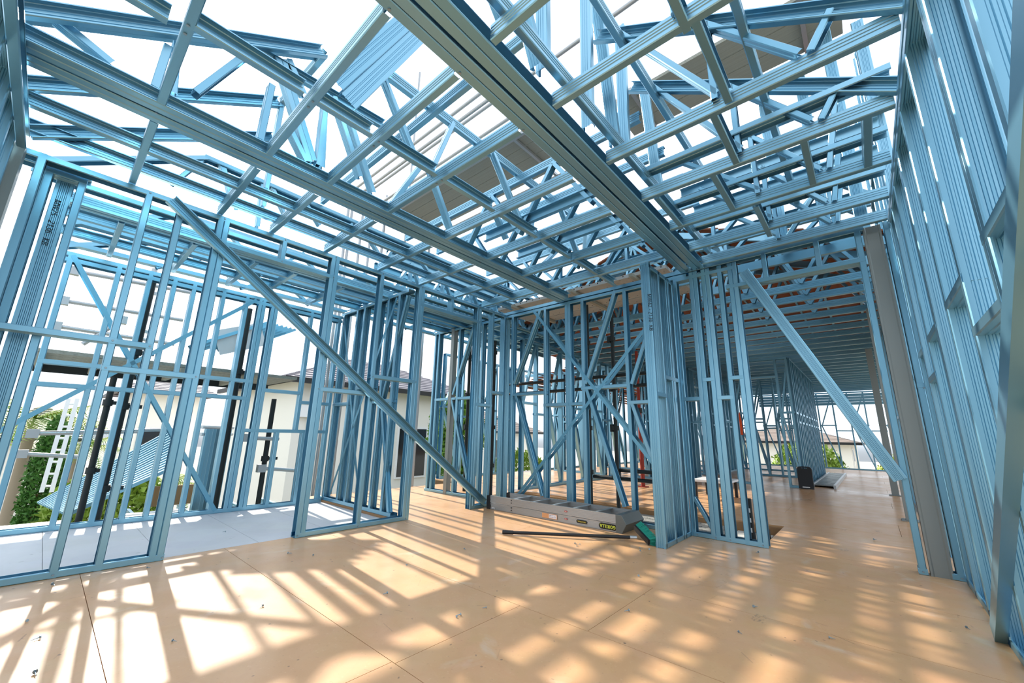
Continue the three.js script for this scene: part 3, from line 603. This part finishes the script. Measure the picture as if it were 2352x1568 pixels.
for (const [y, z0, z1] of [[.39, -3.0, -1.9], [.5, -2.6, -1.9], [1.62, -4.6, -1.7], [1.78, -4.6, -1.7]]) {
  const g = thing('scaffold_ledger', ['lowest', 'second', 'third', 'topmost'][ln++] + ' of the black scaffold ledgers crossing the stair void', 'scaffold tube', V(5.15, y, z0), 'scaffold ledgers in the stair void'); tube(g, 'tube', V(5.2, y, z0), V(5.2, y, z1), .024, M.scaff);
}
{ const g = thing('steel_prop', 'red adjustable steel prop standing on the far floor', 'prop', V(7.9, 0, -3.47)); tube(g, 'outer_tube', V(7.9, .01, -3.47), V(7.9, 1.45, -3.47), .04, M.rust); tube(g, 'inner_tube', V(7.9, 1.45, -3.47), V(7.9, 2.7, -3.47), .03, M.rust); tube(g, 'collar', V(7.9, 1.42, -3.47), V(7.9, 1.52, -3.47), .06, M.scaff); box(g, 'foot_plate', M.rust, 7.82, .002, -3.55, 7.98, .012, -3.39); }
for (const [x, z, y1, lab] of [[4.75, -1.0, .36, 'short dark scaffold stub with white paint marks behind the narrow wall frame'], [5.0, -.92, .42, 'short dark scaffold stub at the corner of the floor void']]) {
  const g = thing('scaffold_standard', lab, 'scaffold pole', V(x, -1.2, z)); tube(g, 'tube', V(x, -1.2, z), V(x, 0.05, z), .03, M.scaff); tube(g, 'spigot', V(x, .05, z), V(x, y1, z), .022, M.scaff);
  for (let k = 0; k < 3; k++) box(g, 'paint_mark', M.white, x - .0235, .05 + k * .09, z - .006 - k * .003, x - .0225, .09 + k * .09, z + .008);
}
{ // perforated scaffold deck overhead
  const g = thing('scaffold_deck', 'dark perforated scaffold deck overhead behind the braced back wall', 'scaffold deck', V(5.2, 2.8, -3));
  for (let i = 0; i < 4; i++) { const x0 = 4.62 + i * .27; slab(g, 'plank', x0, -4.4, x0 + .25, -1.6, 2.99, .045, M.perf, .5); }
  for (const z of [-4.0, -2.9, -2.0]) bar(g, 'transom', V(4.5, 2.92, z), V(5.7, 2.92, z), .05, .04, Y, M.timber);
}
// tiled gable roof over the covered rooms
const RZ = -2.2, RY = (z) => 2.9 + (z > RZ ? (1.4 - z) : (z + 5.8)) * .36;   // ridge along x at RZ
{
  const g = thing('tiled_roof', 'dark underside of a terracotta tiled roof over the far rooms', 'roof', V(12, 2.9, RZ));
  for (let k = 0; k < 15; k++) for (const s of [1, -1]) {
    const z0 = s > 0 ? 1.4 - k * .24 : -5.8 + k * .24, z1 = z0 - s * .25, y0 = RY(z0), y1 = RY(z1);
    bar(g, 'tile_course', V(5.8, (y0 + y1) / 2, (z0 + z1) / 2), V(19.5, (y0 + y1) / 2, (z0 + z1) / 2), .26, .022, V(0, 1, s * .3), M.tile);
    if (k % 2) bar(g, 'batten', V(5.75, y0 - .04, z0), V(19.5, y0 - .04, z0), .035, .03, Y, M.blue[1]);
  }
  for (let k = 0; k < 10; k++) bar(g, 'tile_course', V(9.4, 2.88 - k * .05, -5.9 - k * .24), V(19.5, 2.88 - k * .05, -5.9 - k * .24), .26, .022, Y, M.tile);
}
for (let k = 0; k < 27; k++) {
  const x = 5.75 + k * .5, g = thing('ceiling_joist', k ? ord(k) + ' dark ceiling joist under the tiled roof counted from the stair void' : 'bright edged truss at the near edge of the tiled roof', 'joist', V(x, C0, -2), k ? 'far room joists' : undefined);
  mem(g, 'channel', V(x, C0 + .045, x > 9.3 ? -8 : -5.4), V(x, C0 + .045, .5), Y, X, k < 10 ? GEO.full : GEO.lite);
  if (k < 4) {
    const up = (z) => RY(z) - .14;
    mem(g, 'top_chord', V(x, up(-5.4), -5.4), V(x, up(RZ), RZ), Y, X, GEO.lite); mem(g, 'top_chord', V(x, up(RZ), RZ), V(x, up(.5), .5), Y, X, GEO.lite);
    for (let z = -5.2, j = 0; z < .2; z += .3, j++) mem(g, 'web', V(x, j % 2 ? up(z) : C0 + .08, z), V(x, j % 2 ? C0 + .08 : up(z + .3), z + .3), Z, Z, GEO.webLite);
  }
}
// open roof trusses between the back wall and the tiled roof
[4.75, 5.3].forEach((x, i) => {
  const g = thing('roof_truss', i ? 'open roof truss standing just before the tiled roof' : 'open roof truss standing just behind the back wall', 'truss', V(x, C0, -1)), T = 3.5;
  for (const [z0, z1] of [[-1.55, .3], [-5.6, -4.4]]) mem(g, 'bottom_chord', V(x, C0 + .05, z0), V(x, C0 + .05, z1), Y, X, GEO.lite);
  mem(g, 'top_chord', V(x, T, -5.4), V(x, T, .3), Y, NX, GEO.lite); mem(g, 'upper_chord', V(x, 3.14, -5.4), V(x, 3.14, .3), Y, NX, GEO.lite);
  for (let z = -5.4, j = 0; z < .1; z += .36, j++) { mem(g, 'web', V(x, j % 2 ? T : 3.14, z), V(x, j % 2 ? 3.14 : T, z + .36), Z, Z, GEO.webLite); if (j % 3 === 0) mem(g, 'web', V(x, 3.14, z), V(x, T, z), Z, Z, GEO.webLite); }
});
function farWall(run, face, s0, s1, label, step, doors = [], k = true, group) {
  const w = wallFrame(run, face, label, run === 'x' ? V((s0 + s1) / 2, 0, face - .045) : V(face + .045, 0, (s0 + s1) / 2), group);
  w.plate('top_plate', s0, s1, C0 - .01, false, GEO.lite);
  let prev = s0; const cuts = [...doors, [s1, s1]];
  for (const [a, b] of cuts) {
    w.plate('bottom_plate', prev, a, .001, true, GEO.lite);
    const n = Math.max(1, Math.round((a - prev) / step));
    for (let i = 0; i <= n; i++) w.stud(prev + .02 + (a - prev - .04) * i / n, .003, C0 - .012, i % 2 ? 1 : -1, GEO.lite);
    for (let i = 0; i < n; i++) { const p = prev + (a - prev) * i / n, q = prev + (a - prev) * (i + 1) / n; w.nog(p, q, i % 2 ? 1.33 : 1.52, GEO.lite); if (k && i % 2 === 0) { w.brace(p + .02, 1.5, q - .02, 2.66, GEO.webLite); w.brace(p + .02, 1.5, q - .02, .05, GEO.webLite); } }
    if (b > a) w.nog(a, b, 2.3, GEO.lite);
    prev = b;
  }
  return w;
}
farWall('z', 10.35, -3.6, -1.15, 'braced cross wall frame behind the black kneeling board', .3, [[-2.0, -1.4]]);
farWall('x', -1.12, 10.5, 15.2, 'long dark inner wall frame running away beside the aluminium plank', .3, [], false);
farWall('z', 18.9, -5.8, .9, 'end wall frame of the covered rooms with daylight between its braces', .45, [], true);
farWall('z', 9.6, -6.8, -3.7, 'cross wall frame beyond the red prop', .34, [[-5.2, -4.4]]);
farWall('x', -4.72, 5.7, 9.5, 'side wall frame beyond the stair void', .4, [], true);
farWall('x', -7.0, 5.7, 18.8, 'outermost side wall frame of the far rooms', .6, [[8, 9.6], [12, 14]], true);
farWall('z', 13.2, -5.8, -1.3, 'cross wall frame halfway down the covered rooms', .3, [[-3.4, -2.5]], true);
farWall('z', 15.6, -6.8, -1.2, 'cross wall frame at the far end of the long dark inner wall', .34, [[-4.4, -3.6]], true);
farWall('z', 12.0, -6.8, -3.2, 'cross wall frame between the red prop and the middle rooms', .32, [], true);
farWall('x', -3.3, 9.8, 15.5, 'second long inner wall frame deep in the covered rooms', .32, [[11, 12]], false);
farWall('x', .46, 5.2, 9.8, 'right hand frame along the covered corridor', .5, [[6.2, 8.2]], false);
for (const [x, z] of [[10.4, .2], [7.2, .24]]) { const g = thing('steel_column', x > 9 ? 'far grey steel column standing in the corridor floor' : 'middle grey steel column along the corridor edge', 'column', V(x, 0, z)); box(g, 'shaft', M.galv, x - .05, 0, z - .05, x + .05, C0, z + .05); box(g, 'base_plate', M.galv, x - .09, .001, z - .09, x + .09, .014, z + .09); }
{
  const g = thing('lintel_beam', 'deep blue lintel stacked under the joists above the far end opening', 'beam', V(18.7, 2.3, -.5));
  for (let k = 0; k < 4; k++) mem(g, 'channel', V(18.75, 2.28 + k * .1, -3.2), V(18.75, 2.28 + k * .1, .9), Y, X, GEO.lite);
}
{ // kneeling board
  const s = new THREE.Shape(); s.moveTo(-.12, 0); s.lineTo(.12, 0); s.lineTo(.12, .36); s.quadraticCurveTo(.12, .42, .06, .42); s.lineTo(-.06, .42); s.quadraticCurveTo(-.12, .42, -.12, .36); s.closePath();
  const h = new THREE.Path(); h.moveTo(-.05, .385); h.lineTo(.05, .385); h.lineTo(.05, .405); h.lineTo(-.05, .405); h.closePath(); s.holes.push(h);
  const e = new THREE.ExtrudeGeometry(s, { depth: .03, bevelEnabled: true, bevelSize: .004, bevelThickness: .004, bevelSegments: 2 });
  const g = thing('kneeling_board', 'black plastic board with a handle slot leaning on the far wall end', 'board', V(10.22, .005, -1.1));
  const q = new THREE.Quaternion().setFromEuler(new THREE.Euler(0, -Math.PI / 2, 0)).multiply(new THREE.Quaternion().setFromEuler(new THREE.Euler(-.12, 0, 0))); part(g, 'panel', e, M.black, V(10.24, .008, -1.1), q);
  const p = new THREE.BoxGeometry(.002, .018, .12); part(g, 'printed_strip', p, M.white, V(10.204, .04, -1.1));
}
{
  const g = thing('work_plank', 'aluminium work plank with a dark ribbed deck lying on the corridor floor', 'plank', V(13, 0, -.87));
  box(g, 'side_rail', M.alu, 10.9, .002, -1.06, 15.3, .075, -1.03); box(g, 'side_rail', M.alu, 10.7, .002, -.7, 15.3, .075, -.66);
  for (let k = 0; k < 22; k++) box(g, 'deck_slat', M.galv, 10.95 + k * .2, .03, -1.03, 10.95 + k * .2 + .19, .05 + (k % 2) * .004, -.7);
}
{
  const g = thing('work_trestle', 'white topped low trestle on the floor beyond the narrow wall frame', 'trestle', V(7.4, 0, -2.05));
  box(g, 'top', M.white, 7.1, .26, -2.3, 7.8, .29, -1.75); for (const [x, z] of [[7.15, -2.25], [7.75, -2.25], [7.15, -1.8], [7.75, -1.8]]) box(g, 'leg', M.black, x - .02, .002, z - .02, x + .02, .26, z + .02);
}
{ const g = thing('safety_vest', 'orange safety vest hung on the dark inner studs', 'vest', V(10.2, 1.0, -2.3)); 
  const s = new THREE.Shape(); s.moveTo(-.14, 0); s.lineTo(.14, 0); s.lineTo(.13, .34); s.lineTo(.09, .48); s.lineTo(.03, .4); s.lineTo(-.03, .4); s.lineTo(-.09, .48); s.lineTo(-.13, .34); s.closePath();
  const e = new THREE.ExtrudeGeometry(s, { depth: .03, bevelEnabled: true, bevelSize: .008, bevelThickness: .008, bevelSegments: 2 }); const q = new THREE.Quaternion().setFromEuler(new THREE.Euler(0, -Math.PI / 2, 0)); part(g, 'cloth', e, M.orange, V(10.335, 1.05, -2.22), q, V(.55, 1, 1)); }

// ---------------------------------------------------------------- outside on the balcony side
{
  const GY = -3.1, t = noiseTex(512, [[6, .5], [24, .4], [90, .35]], .5, 0, true, [178, 172, 158]);
  const g = new THREE.PlaneGeometry(240, 240); g.rotateX(-Math.PI / 2); g.translate(0, GY, 0); const uv = g.attributes.uv; for (let i = 0; i < uv.count; i++) uv.setXY(i, uv.getX(i) * 60, uv.getY(i) * 60);
  const m = part(null, 'ground', g, std('#ffffff', .95, 0, { map: t })); m.userData = { label: 'pale dusty ground around the building site', category: 'ground', kind: 'structure' }; scene.add(m);
}
function upright(label, x, z, y0, y1, r = .03, cups = [.4, 1.3, 2.0], mat = M.scaff) {
  const g = thing('scaffold_standard', label, 'scaffold pole', V(x, y0, z)); tube(g, 'tube', V(x, y0, z), V(x, y1, z), r, mat);
  for (const y of cups) { tube(g, 'cup', V(x, y - .035, z), V(x, y + .035, z), r * 1.5, mat); box(g, 'coupler', mat, x + r, y - .02, z - .02, x + r + .12, y + .02, z + .02); }
}
upright('dark green scaffold standard right outside the balcony wall, with a spigot top', .53, -6.1, -3.1, 2.6, .035, [.3, 1.15, 1.75]);
upright('thinner black scaffold standard between the balcony studs, ending at the plank deck', .44, -6.6, -3.1, 1.5, .03, [.45, 1.2]);
upright('black scaffold post outside the balcony window opening', 2.08, -6.3, -3.1, 1.36, .032, [.55]);
upright('brown scaffold post beside the curved white sheet', 1.62, -6.4, -.2, 2.6, .035, [1.7]);
upright('grey galvanised scaffold upright high behind the balcony straps', .62, -7.25, -3.1, 3.1, .032, [2.2, 2.75], M.pipe);
let rn = 0; const RL = ['topmost pale scaffold rail behind the balcony straps', 'second pale scaffold rail behind the balcony straps', 'third pale scaffold rail behind the balcony straps', 'short slanting scaffold tube under the pale rails', 'long pale rail in front of the palms', 'lower pale rail beside the conifer', 'farthest pale rail behind the sloping rafter stack', 'upper short rail clamped to the black post outside the window opening', 'lower short rail clamped to the black post outside the window opening'];
for (const [p0, p1, z] of [[[170, 622], [440, 672], -7.2], [[145, 690], [420, 735], -7.2], [[128, 748], [400, 790], -7.2], [[280, 735], [190, 790], -7.2], [[75, 995], [330, 990], -7.2], [[50, 1042], [200, 1050], -8], [[220, 990], [430, 985], -8.5], [[560, 1005], [640, 1008], -6.26], [[600, 1075], [680, 1080], -6.26]]) {
  const a = onZ(z, p0), b = onZ(z, p1), g = thing('scaffold_ledger', RL[rn++], 'scaffold tube', a, 'scaffold rails outside the balcony'); tube(g, 'tube', a, b, .026, M.pipe);
  box(g, 'coupler', M.pipe, a.x - .05, a.y - .05, a.z - .04, a.x + .05, a.y + .05, a.z + .04);
}
{ // plank deck outside
  const g = thing('scaffold_deck', 'timber scaffold deck seen from below outside the balcony', 'scaffold deck', V(.6, 1.6, -7));
  for (let i = 0; i < 5; i++) box(g, 'plank', M.plankWood, -.25, 1.68, -6.45 - i * .235, 2.4, 1.72, -6.45 - i * .235 - .22);
  for (const x of [-.2, .25, 1.0, 1.7]) box(g, 'transom', M.timber, x, 1.6, -7.65, x + .05, 1.67, -6.4); box(g, 'toe_board', M.scaff, -.25, 1.58, -7.68, 2.4, 1.75, -7.65);
}
{ // deck level planks just outside
  const g = thing('scaffold_deck', 'sunlit white perforated planks outside the balcony bottom plate', 'scaffold deck', V(0, -.1, -6.3));
  for (let i = 0; i < 3; i++) slab(g, 'plank', -1.6, -5.86 - i * .28 - .26, .35, -5.86 - i * .28, -.06, .05, M.perf, .5);
  for (const z of [-6.0, -6.15, -6.35]) box(g, 'loose_board', M.white, .75, -.05, z, 1.25, -.02, z - .1);
}
for (let k = 0; k < 16; k++) { // stack of sloping rafters outside
  const t = k / 15, z = -6.95 - 2.05 * t, mix = (a, b) => a + (b - a) * t;
  const a = onZ(z, [mix(150, 85), mix(1178, 1153)]), b = onZ(z, [mix(405, 408), mix(1066, 978)]);
  const g = thing('stacked_rafter', ord(k + 1) + ' rafter of the sloping stack counted outwards from the balcony', 'rafter', V(a.x, -.3, z), 'stacked sloping rafters outside the balcony');
  mem(g, 'channel', a, b, Z, NY, GEO.lite);
}
{ // flat lower roof frame outside, between balcony and neighbour
  const g = thing('lower_roof_frame', 'flat blue frame of crossed channels below the balcony edge', 'roof frame', V(2, -.4, -6.8));
  for (let k = 0; k < 7; k++) mem(g, 'joist', V(.9, -.25, -6.0 - k * .28), V(2.6, -.25, -6.0 - k * .28), Z, NY, GEO.full);
  for (const x of [.95, 1.5, 2.1, 2.55]) mem(g, 'cross_member', V(x, -.2, -5.9), V(x, -.2, -7.8), Y, X, GEO.full);
  box(g, 'ply_panel', M.timberBrown, 1.2, -.15, -7.75, 1.75, .12, -7.72);
}
{ // ribbed panel stack standing outside
  const g = thing('stacked_wall_frame', 'upright bundle of blue studs with pale tops outside the balcony window', 'wall frame', V(1.7, -.2, -6.6));
  for (let k = 0; k < 8; k++) mem(g, 'stud', V(1.38 + k * .05, -.2, -6.45 - k * .06), V(1.38 + k * .05, .93, -6.45 - k * .06), Z, X, GEO.full);
  for (const y of [.86, .95]) tube(g, 'rail', V(1.33, y, -6.42), V(1.8, y, -6.9), .02, M.white);
}
{ // curved white sheet
  const pts = []; const g = new THREE.PlaneGeometry(1, .55, 10, 4); const p = g.attributes.position;
  for (let i = 0; i < p.count; i++) { const u = p.getX(i); p.setZ(i, Math.sin((u + .5) * 2.6) * .12); } g.computeVertexNormals(); const th = mergeGeometries([g]);
  const m = single('roof_sheet', th, std('#dfe4e8', .35, .1, { side: THREE.DoubleSide }), 'curved glossy white sheet hanging above the balcony posts', 'sheet'); m.position.set(1.62, 2.2, -6.62); m.rotation.set(0, .2, .42); m.scale.setScalar(.62);
}
for (let k = 0; k < 7; k++) { const g = thing('stacked_rafter', ord(k + 1) + ' rafter end from below in the raised stack behind the balcony wall', 'rafter', V(1.4, 2.4, -6.6), 'raised rafter ends behind the balcony wall'); mem(g, 'channel', V(1.05 + k * .1, 1.98 + k * .02, -6.55 - .1 * k), V(1.9 + k * .1, 2.5 + k * .02, -6.55 - .1 * k), Z, NY, GEO.lite); }

// white ladder outside
{
  const a0 = onZ(-9.5, [158, 915]), a1 = onZ(-9.5, [95, 1130]), b0 = onZ(-9.5, [178, 915]), b1 = onZ(-9.5, [118, 1130]);
  const g = thing('extension_ladder', 'white ladder rails leaning outside among the palms', 'ladder', a1);
  bar(g, 'rail', a1, a0, .05, .03, Z, M.white); bar(g, 'rail', b1, b0, .05, .03, Z, M.white);
  for (let k = 0; k < 8; k++) { const t = (k + .5) / 8; tube(g, 'rung', a1.clone().lerp(a0, t), b1.clone().lerp(b0, t), .016, M.white); }
}
// neighbouring houses
function house(label, x0, x1, z0, z1, eave, ridge, wins, roofMat = M.roofDark) {
  const g = thing('house', label, 'house', V((x0 + x1) / 2, -3.1, (z0 + z1) / 2)), mx = (x0 + x1) / 2, mz = (z0 + z1) / 2;
  box(g, 'wall', M.cream, x0, -3.1, z0, x1, eave, z1);
  const o = .5, hx = Math.max(.2, Math.abs(x1 - x0) / 2 - Math.abs(z1 - z0) / 2);
  const c = [V(x0 - o, eave, z0 - o), V(x1 + o, eave, z0 - o), V(x1 + o, eave, z1 + o), V(x0 - o, eave, z1 + o)], r = [V(mx - hx, ridge, mz), V(mx + hx, ridge, mz)];
  const f = (...vs) => { const pos = []; for (let i = 1; i + 1 < vs.length; i++) for (const v of [vs[0], vs[i], vs[i + 1]]) pos.push(v.x, v.y, v.z); return pos; };
  const n = 14, slope = (A, B, C, D) => {            // courses of tiles between eave A-B and ridge D-C
    for (let k = 0; k < n; k++) { const t0 = k / n, t1 = (k + 1.15) / n, up = .03; const p = A.clone().lerp(D, t0), q = B.clone().lerp(C, t0), s = B.clone().lerp(C, Math.min(1, t1)), u = A.clone().lerp(D, Math.min(1, t1)); p.y += up; q.y += up;
      const bg = new THREE.BufferGeometry(); bg.setAttribute('position', new THREE.Float32BufferAttribute([...f(p, q, s, u), ...f(V(p.x, p.y - .05, p.z), V(q.x, q.y - .05, q.z), q, p)], 3)); bg.setAttribute('uv', new THREE.Float32BufferAttribute(new Array(24).fill(0), 2)); bg.computeVertexNormals(); part(g, 'tile_course', bg, roofMat); }
  };
  slope(c[3], c[2], r[1], r[0]); slope(c[1], c[0], r[0], r[1]); slope(c[0], c[3], r[0], r[0]); slope(c[2], c[1], r[1], r[1]);
  box(g, 'gutter', M.black, x0 - o - .06, eave - .12, z1 + o - .02, x1 + o + .06, eave + .04, z1 + o + .08); box(g, 'gutter', M.black, x0 - o - .08, eave - .12, z0 - o, x0 - o + .02, eave + .04, z1 + o + .06);
  for (const [wx, wy, ww, wh] of wins) { const w = box(g, 'window', M.white, wx - .06, wy - .06, z1 + .002, wx + ww + .06, wy + wh + .06, z1 + .05); const gl = new THREE.Mesh(boxGeo, M.glass); gl.name = 'pane'; w.add(gl); gl.scale.set(ww / (ww + .12), wh / (wh + .12), .4); gl.position.z = .4; }
  return g;
}
M.glass = std('#20262c', .1, .2);
{
  const h = house('cream rendered house with a dark tiled hip roof beyond the balcony', 4.9, 12.5, -19, -13, 2.45, 3.9, [[8.6, -.6, 1.2, 1.7], [10.2, -.6, 1.2, 1.7]]);
  box(h, 'rainwater_head', M.white, 5.0, 1.35, -12.95, 5.7, 1.7, -12.8); tube(h, 'downpipe', V(5.35, -3.1, -12.88), V(5.35, 1.4, -12.88), .07, M.white);
  house('cream house with a dark roof partly hidden by the balcony studs', 2.3, 4.9, -29, -24, 2.5, 3.7, [[2.8, -.2, .8, 1.1]]);
  house('low white house among the palms beyond the ladder', -1.2, .9, -32, -27, .4, 1.8, [[-.4, -1.2, .6, .9]]);
  house('pale house seen through the far side walls', 16, 26, -28, -20, 1.2, 3.2, [[18, -.6, 1.4, 1.2], [21, -.6, 1.4, 1.2]], M.roofBrown);
  house('beige house with a brown roof beyond the end wall frame', 32, 46, -8, -1, .9, 2.1, [[33, -.8, 1.6, 1.3]], M.roofBrown);
  house('distant pale house beyond the right hand corridor', 32, 46, 1.6, 8, .9, 2.2, [], M.roofBrown);
}
// palms, conifer, shrubs
const leafMats = [std('#7f9a34', .6), std('#5f8a2c', .6), std('#9aa848', .6), std('#3f6d28', .65)];
function frondGeo(L, droop, w) {
  const pos = [], n = 26; const P = (t) => V(L * t * (1 - .12 * t), L * (.42 * t - droop * t * t), 0);
  for (let i = 1; i < n; i++) { const t = i / n, p = P(t), q = P(t + .02), wl = w * Math.sin(Math.PI * Math.min(1, t * .9 + .12)); for (const s of [-1, 1]) pos.push(p.x, p.y, 0, q.x + .02, q.y, 0, p.x + wl * .35, p.y - wl * .45, s * wl); }
  for (let i = 0; i < 12; i++) { const p = P(i / 12), q = P((i + 1) / 12), r = .03 * (1 - i / 14); pos.push(p.x, p.y, -r, q.x, q.y, -r, p.x, p.y, r, q.x, q.y, -r, q.x, q.y, r, p.x, p.y, r); }
  const g = new THREE.BufferGeometry(); g.setAttribute('position', new THREE.Float32BufferAttribute(pos, 3)); g.setAttribute('uv', new THREE.Float32BufferAttribute(new Array(pos.length / 3 * 2).fill(0), 2)); g.computeVertexNormals(); return g;
}
const fronds = [frondGeo(2.2, .55, .55), frondGeo(2.0, .75, .5), frondGeo(1.7, .3, .5)];
function palm(label, x, z, top, s) {
  const g = thing('palm_tree', label, 'palm', V(x, -3.1, z)); tube(g, 'trunk', V(x, -3.1, z), V(x, top, z), .1 * s, M.palmTrunk);
  for (let k = 0; k < 17; k++) { const a = k * 2.4, q = new THREE.Quaternion().setFromEuler(new THREE.Euler(0, a, (k % 5) * .12 - .2, 'YXZ')); const m = part(g, 'frond', fronds[k % 3], leafMats[k % 3], V(x, top, z), q, V(s, s, s)); m.material.side = THREE.DoubleSide; }
}
palm('feathery palm at the outer end of the balcony', -.2, -17, 1.1, 1.1); palm('smaller palm behind the white ladder', .9, -19.5, .3, .8); palm('low bushy palm below the plank deck', 2.4, -14.2, -.5, .6);
palm('palm beyond the far void wall', 15.2, -16.5, .9, .8);
function bushGeo(rx, ry, n, leaf) { const pos = []; for (let i = 0; i < n; i++) { const a = rnd() * 6.3, b = Math.acos(2 * rnd() - 1), r = .55 + .45 * Math.cbrt(rnd()), p = V(Math.sin(b) * Math.cos(a) * rx * r, Math.cos(b) * ry * r, Math.sin(b) * Math.sin(a) * rx * r), u = V(rnd() - .5, rnd() - .5, rnd() - .5).normalize().multiplyScalar(leaf), v = V(rnd() - .5, rnd() - .2, rnd() - .5).normalize().multiplyScalar(leaf * 1.6); for (const q of [p, p.clone().add(u).addScaledVector(v, .5), p.clone().add(v)]) pos.push(q.x, q.y, q.z); } const g = new THREE.BufferGeometry(); g.setAttribute('position', new THREE.Float32BufferAttribute(pos, 3)); g.setAttribute('uv', new THREE.Float32BufferAttribute(new Array(pos.length / 3 * 2).fill(0), 2)); g.computeVertexNormals(); return g; }
function bush(name, label, cat, x, y, z, rx, ry, n, leaf, mat, stem = true) { const g = thing(name, label, cat, V(x, -3.1, z)); if (stem) tube(g, 'stem', V(x, -3.1, z), V(x, y, z), .07, M.timberBrown); const f = part(g, 'foliage', bushGeo(rx, ry, n, leaf), mat, V(x, y, z)); f.material.side = THREE.DoubleSide; f.userData.kind = 'stuff'; }
bush('conifer', 'dark slender conifer between the palms and the white ladder', 'tree', .22, -.5, -13.6, .27, 1.6, 5000, .07, leafMats[3]);
bush('shrub', 'broad leaved green shrub at the balcony corner', 'shrub', -.9, -1.3, -10.5, .9, .9, 3600, .11, leafMats[1]);
bush('shrub', 'bright green broad leaved plant under the sloping rafter stack', 'shrub', 1.2, -.8, -11.8, .9, .8, 3600, .12, leafMats[0]);
bush('tree', 'leafy green tree seen through the braced back wall', 'tree', 9.2, .9, -10.5, .9, 1.4, 4500, .12, leafMats[1]);
bush('shrub', 'bright green hedge beyond the end wall frame', 'shrub', 23, -.6, -2.3, 1.4, 1.5, 3500, .14, leafMats[0]);
bush('shrub', 'yellow green hedge beyond the middle of the end wall frame', 'shrub', 24, -.8, 1.4, 1.5, 1.3, 3500, .14, leafMats[2]);
bush('shrub', 'round green shrub beyond the far side walls', 'shrub', 13, -1.1, -11, 1.3, 1.4, 3000, .13, leafMats[0]);

scene.traverse((o) => { if (o.isMesh) { o.castShadow = true; o.receiveShadow = true; } });
renderer.render(scene, camera);
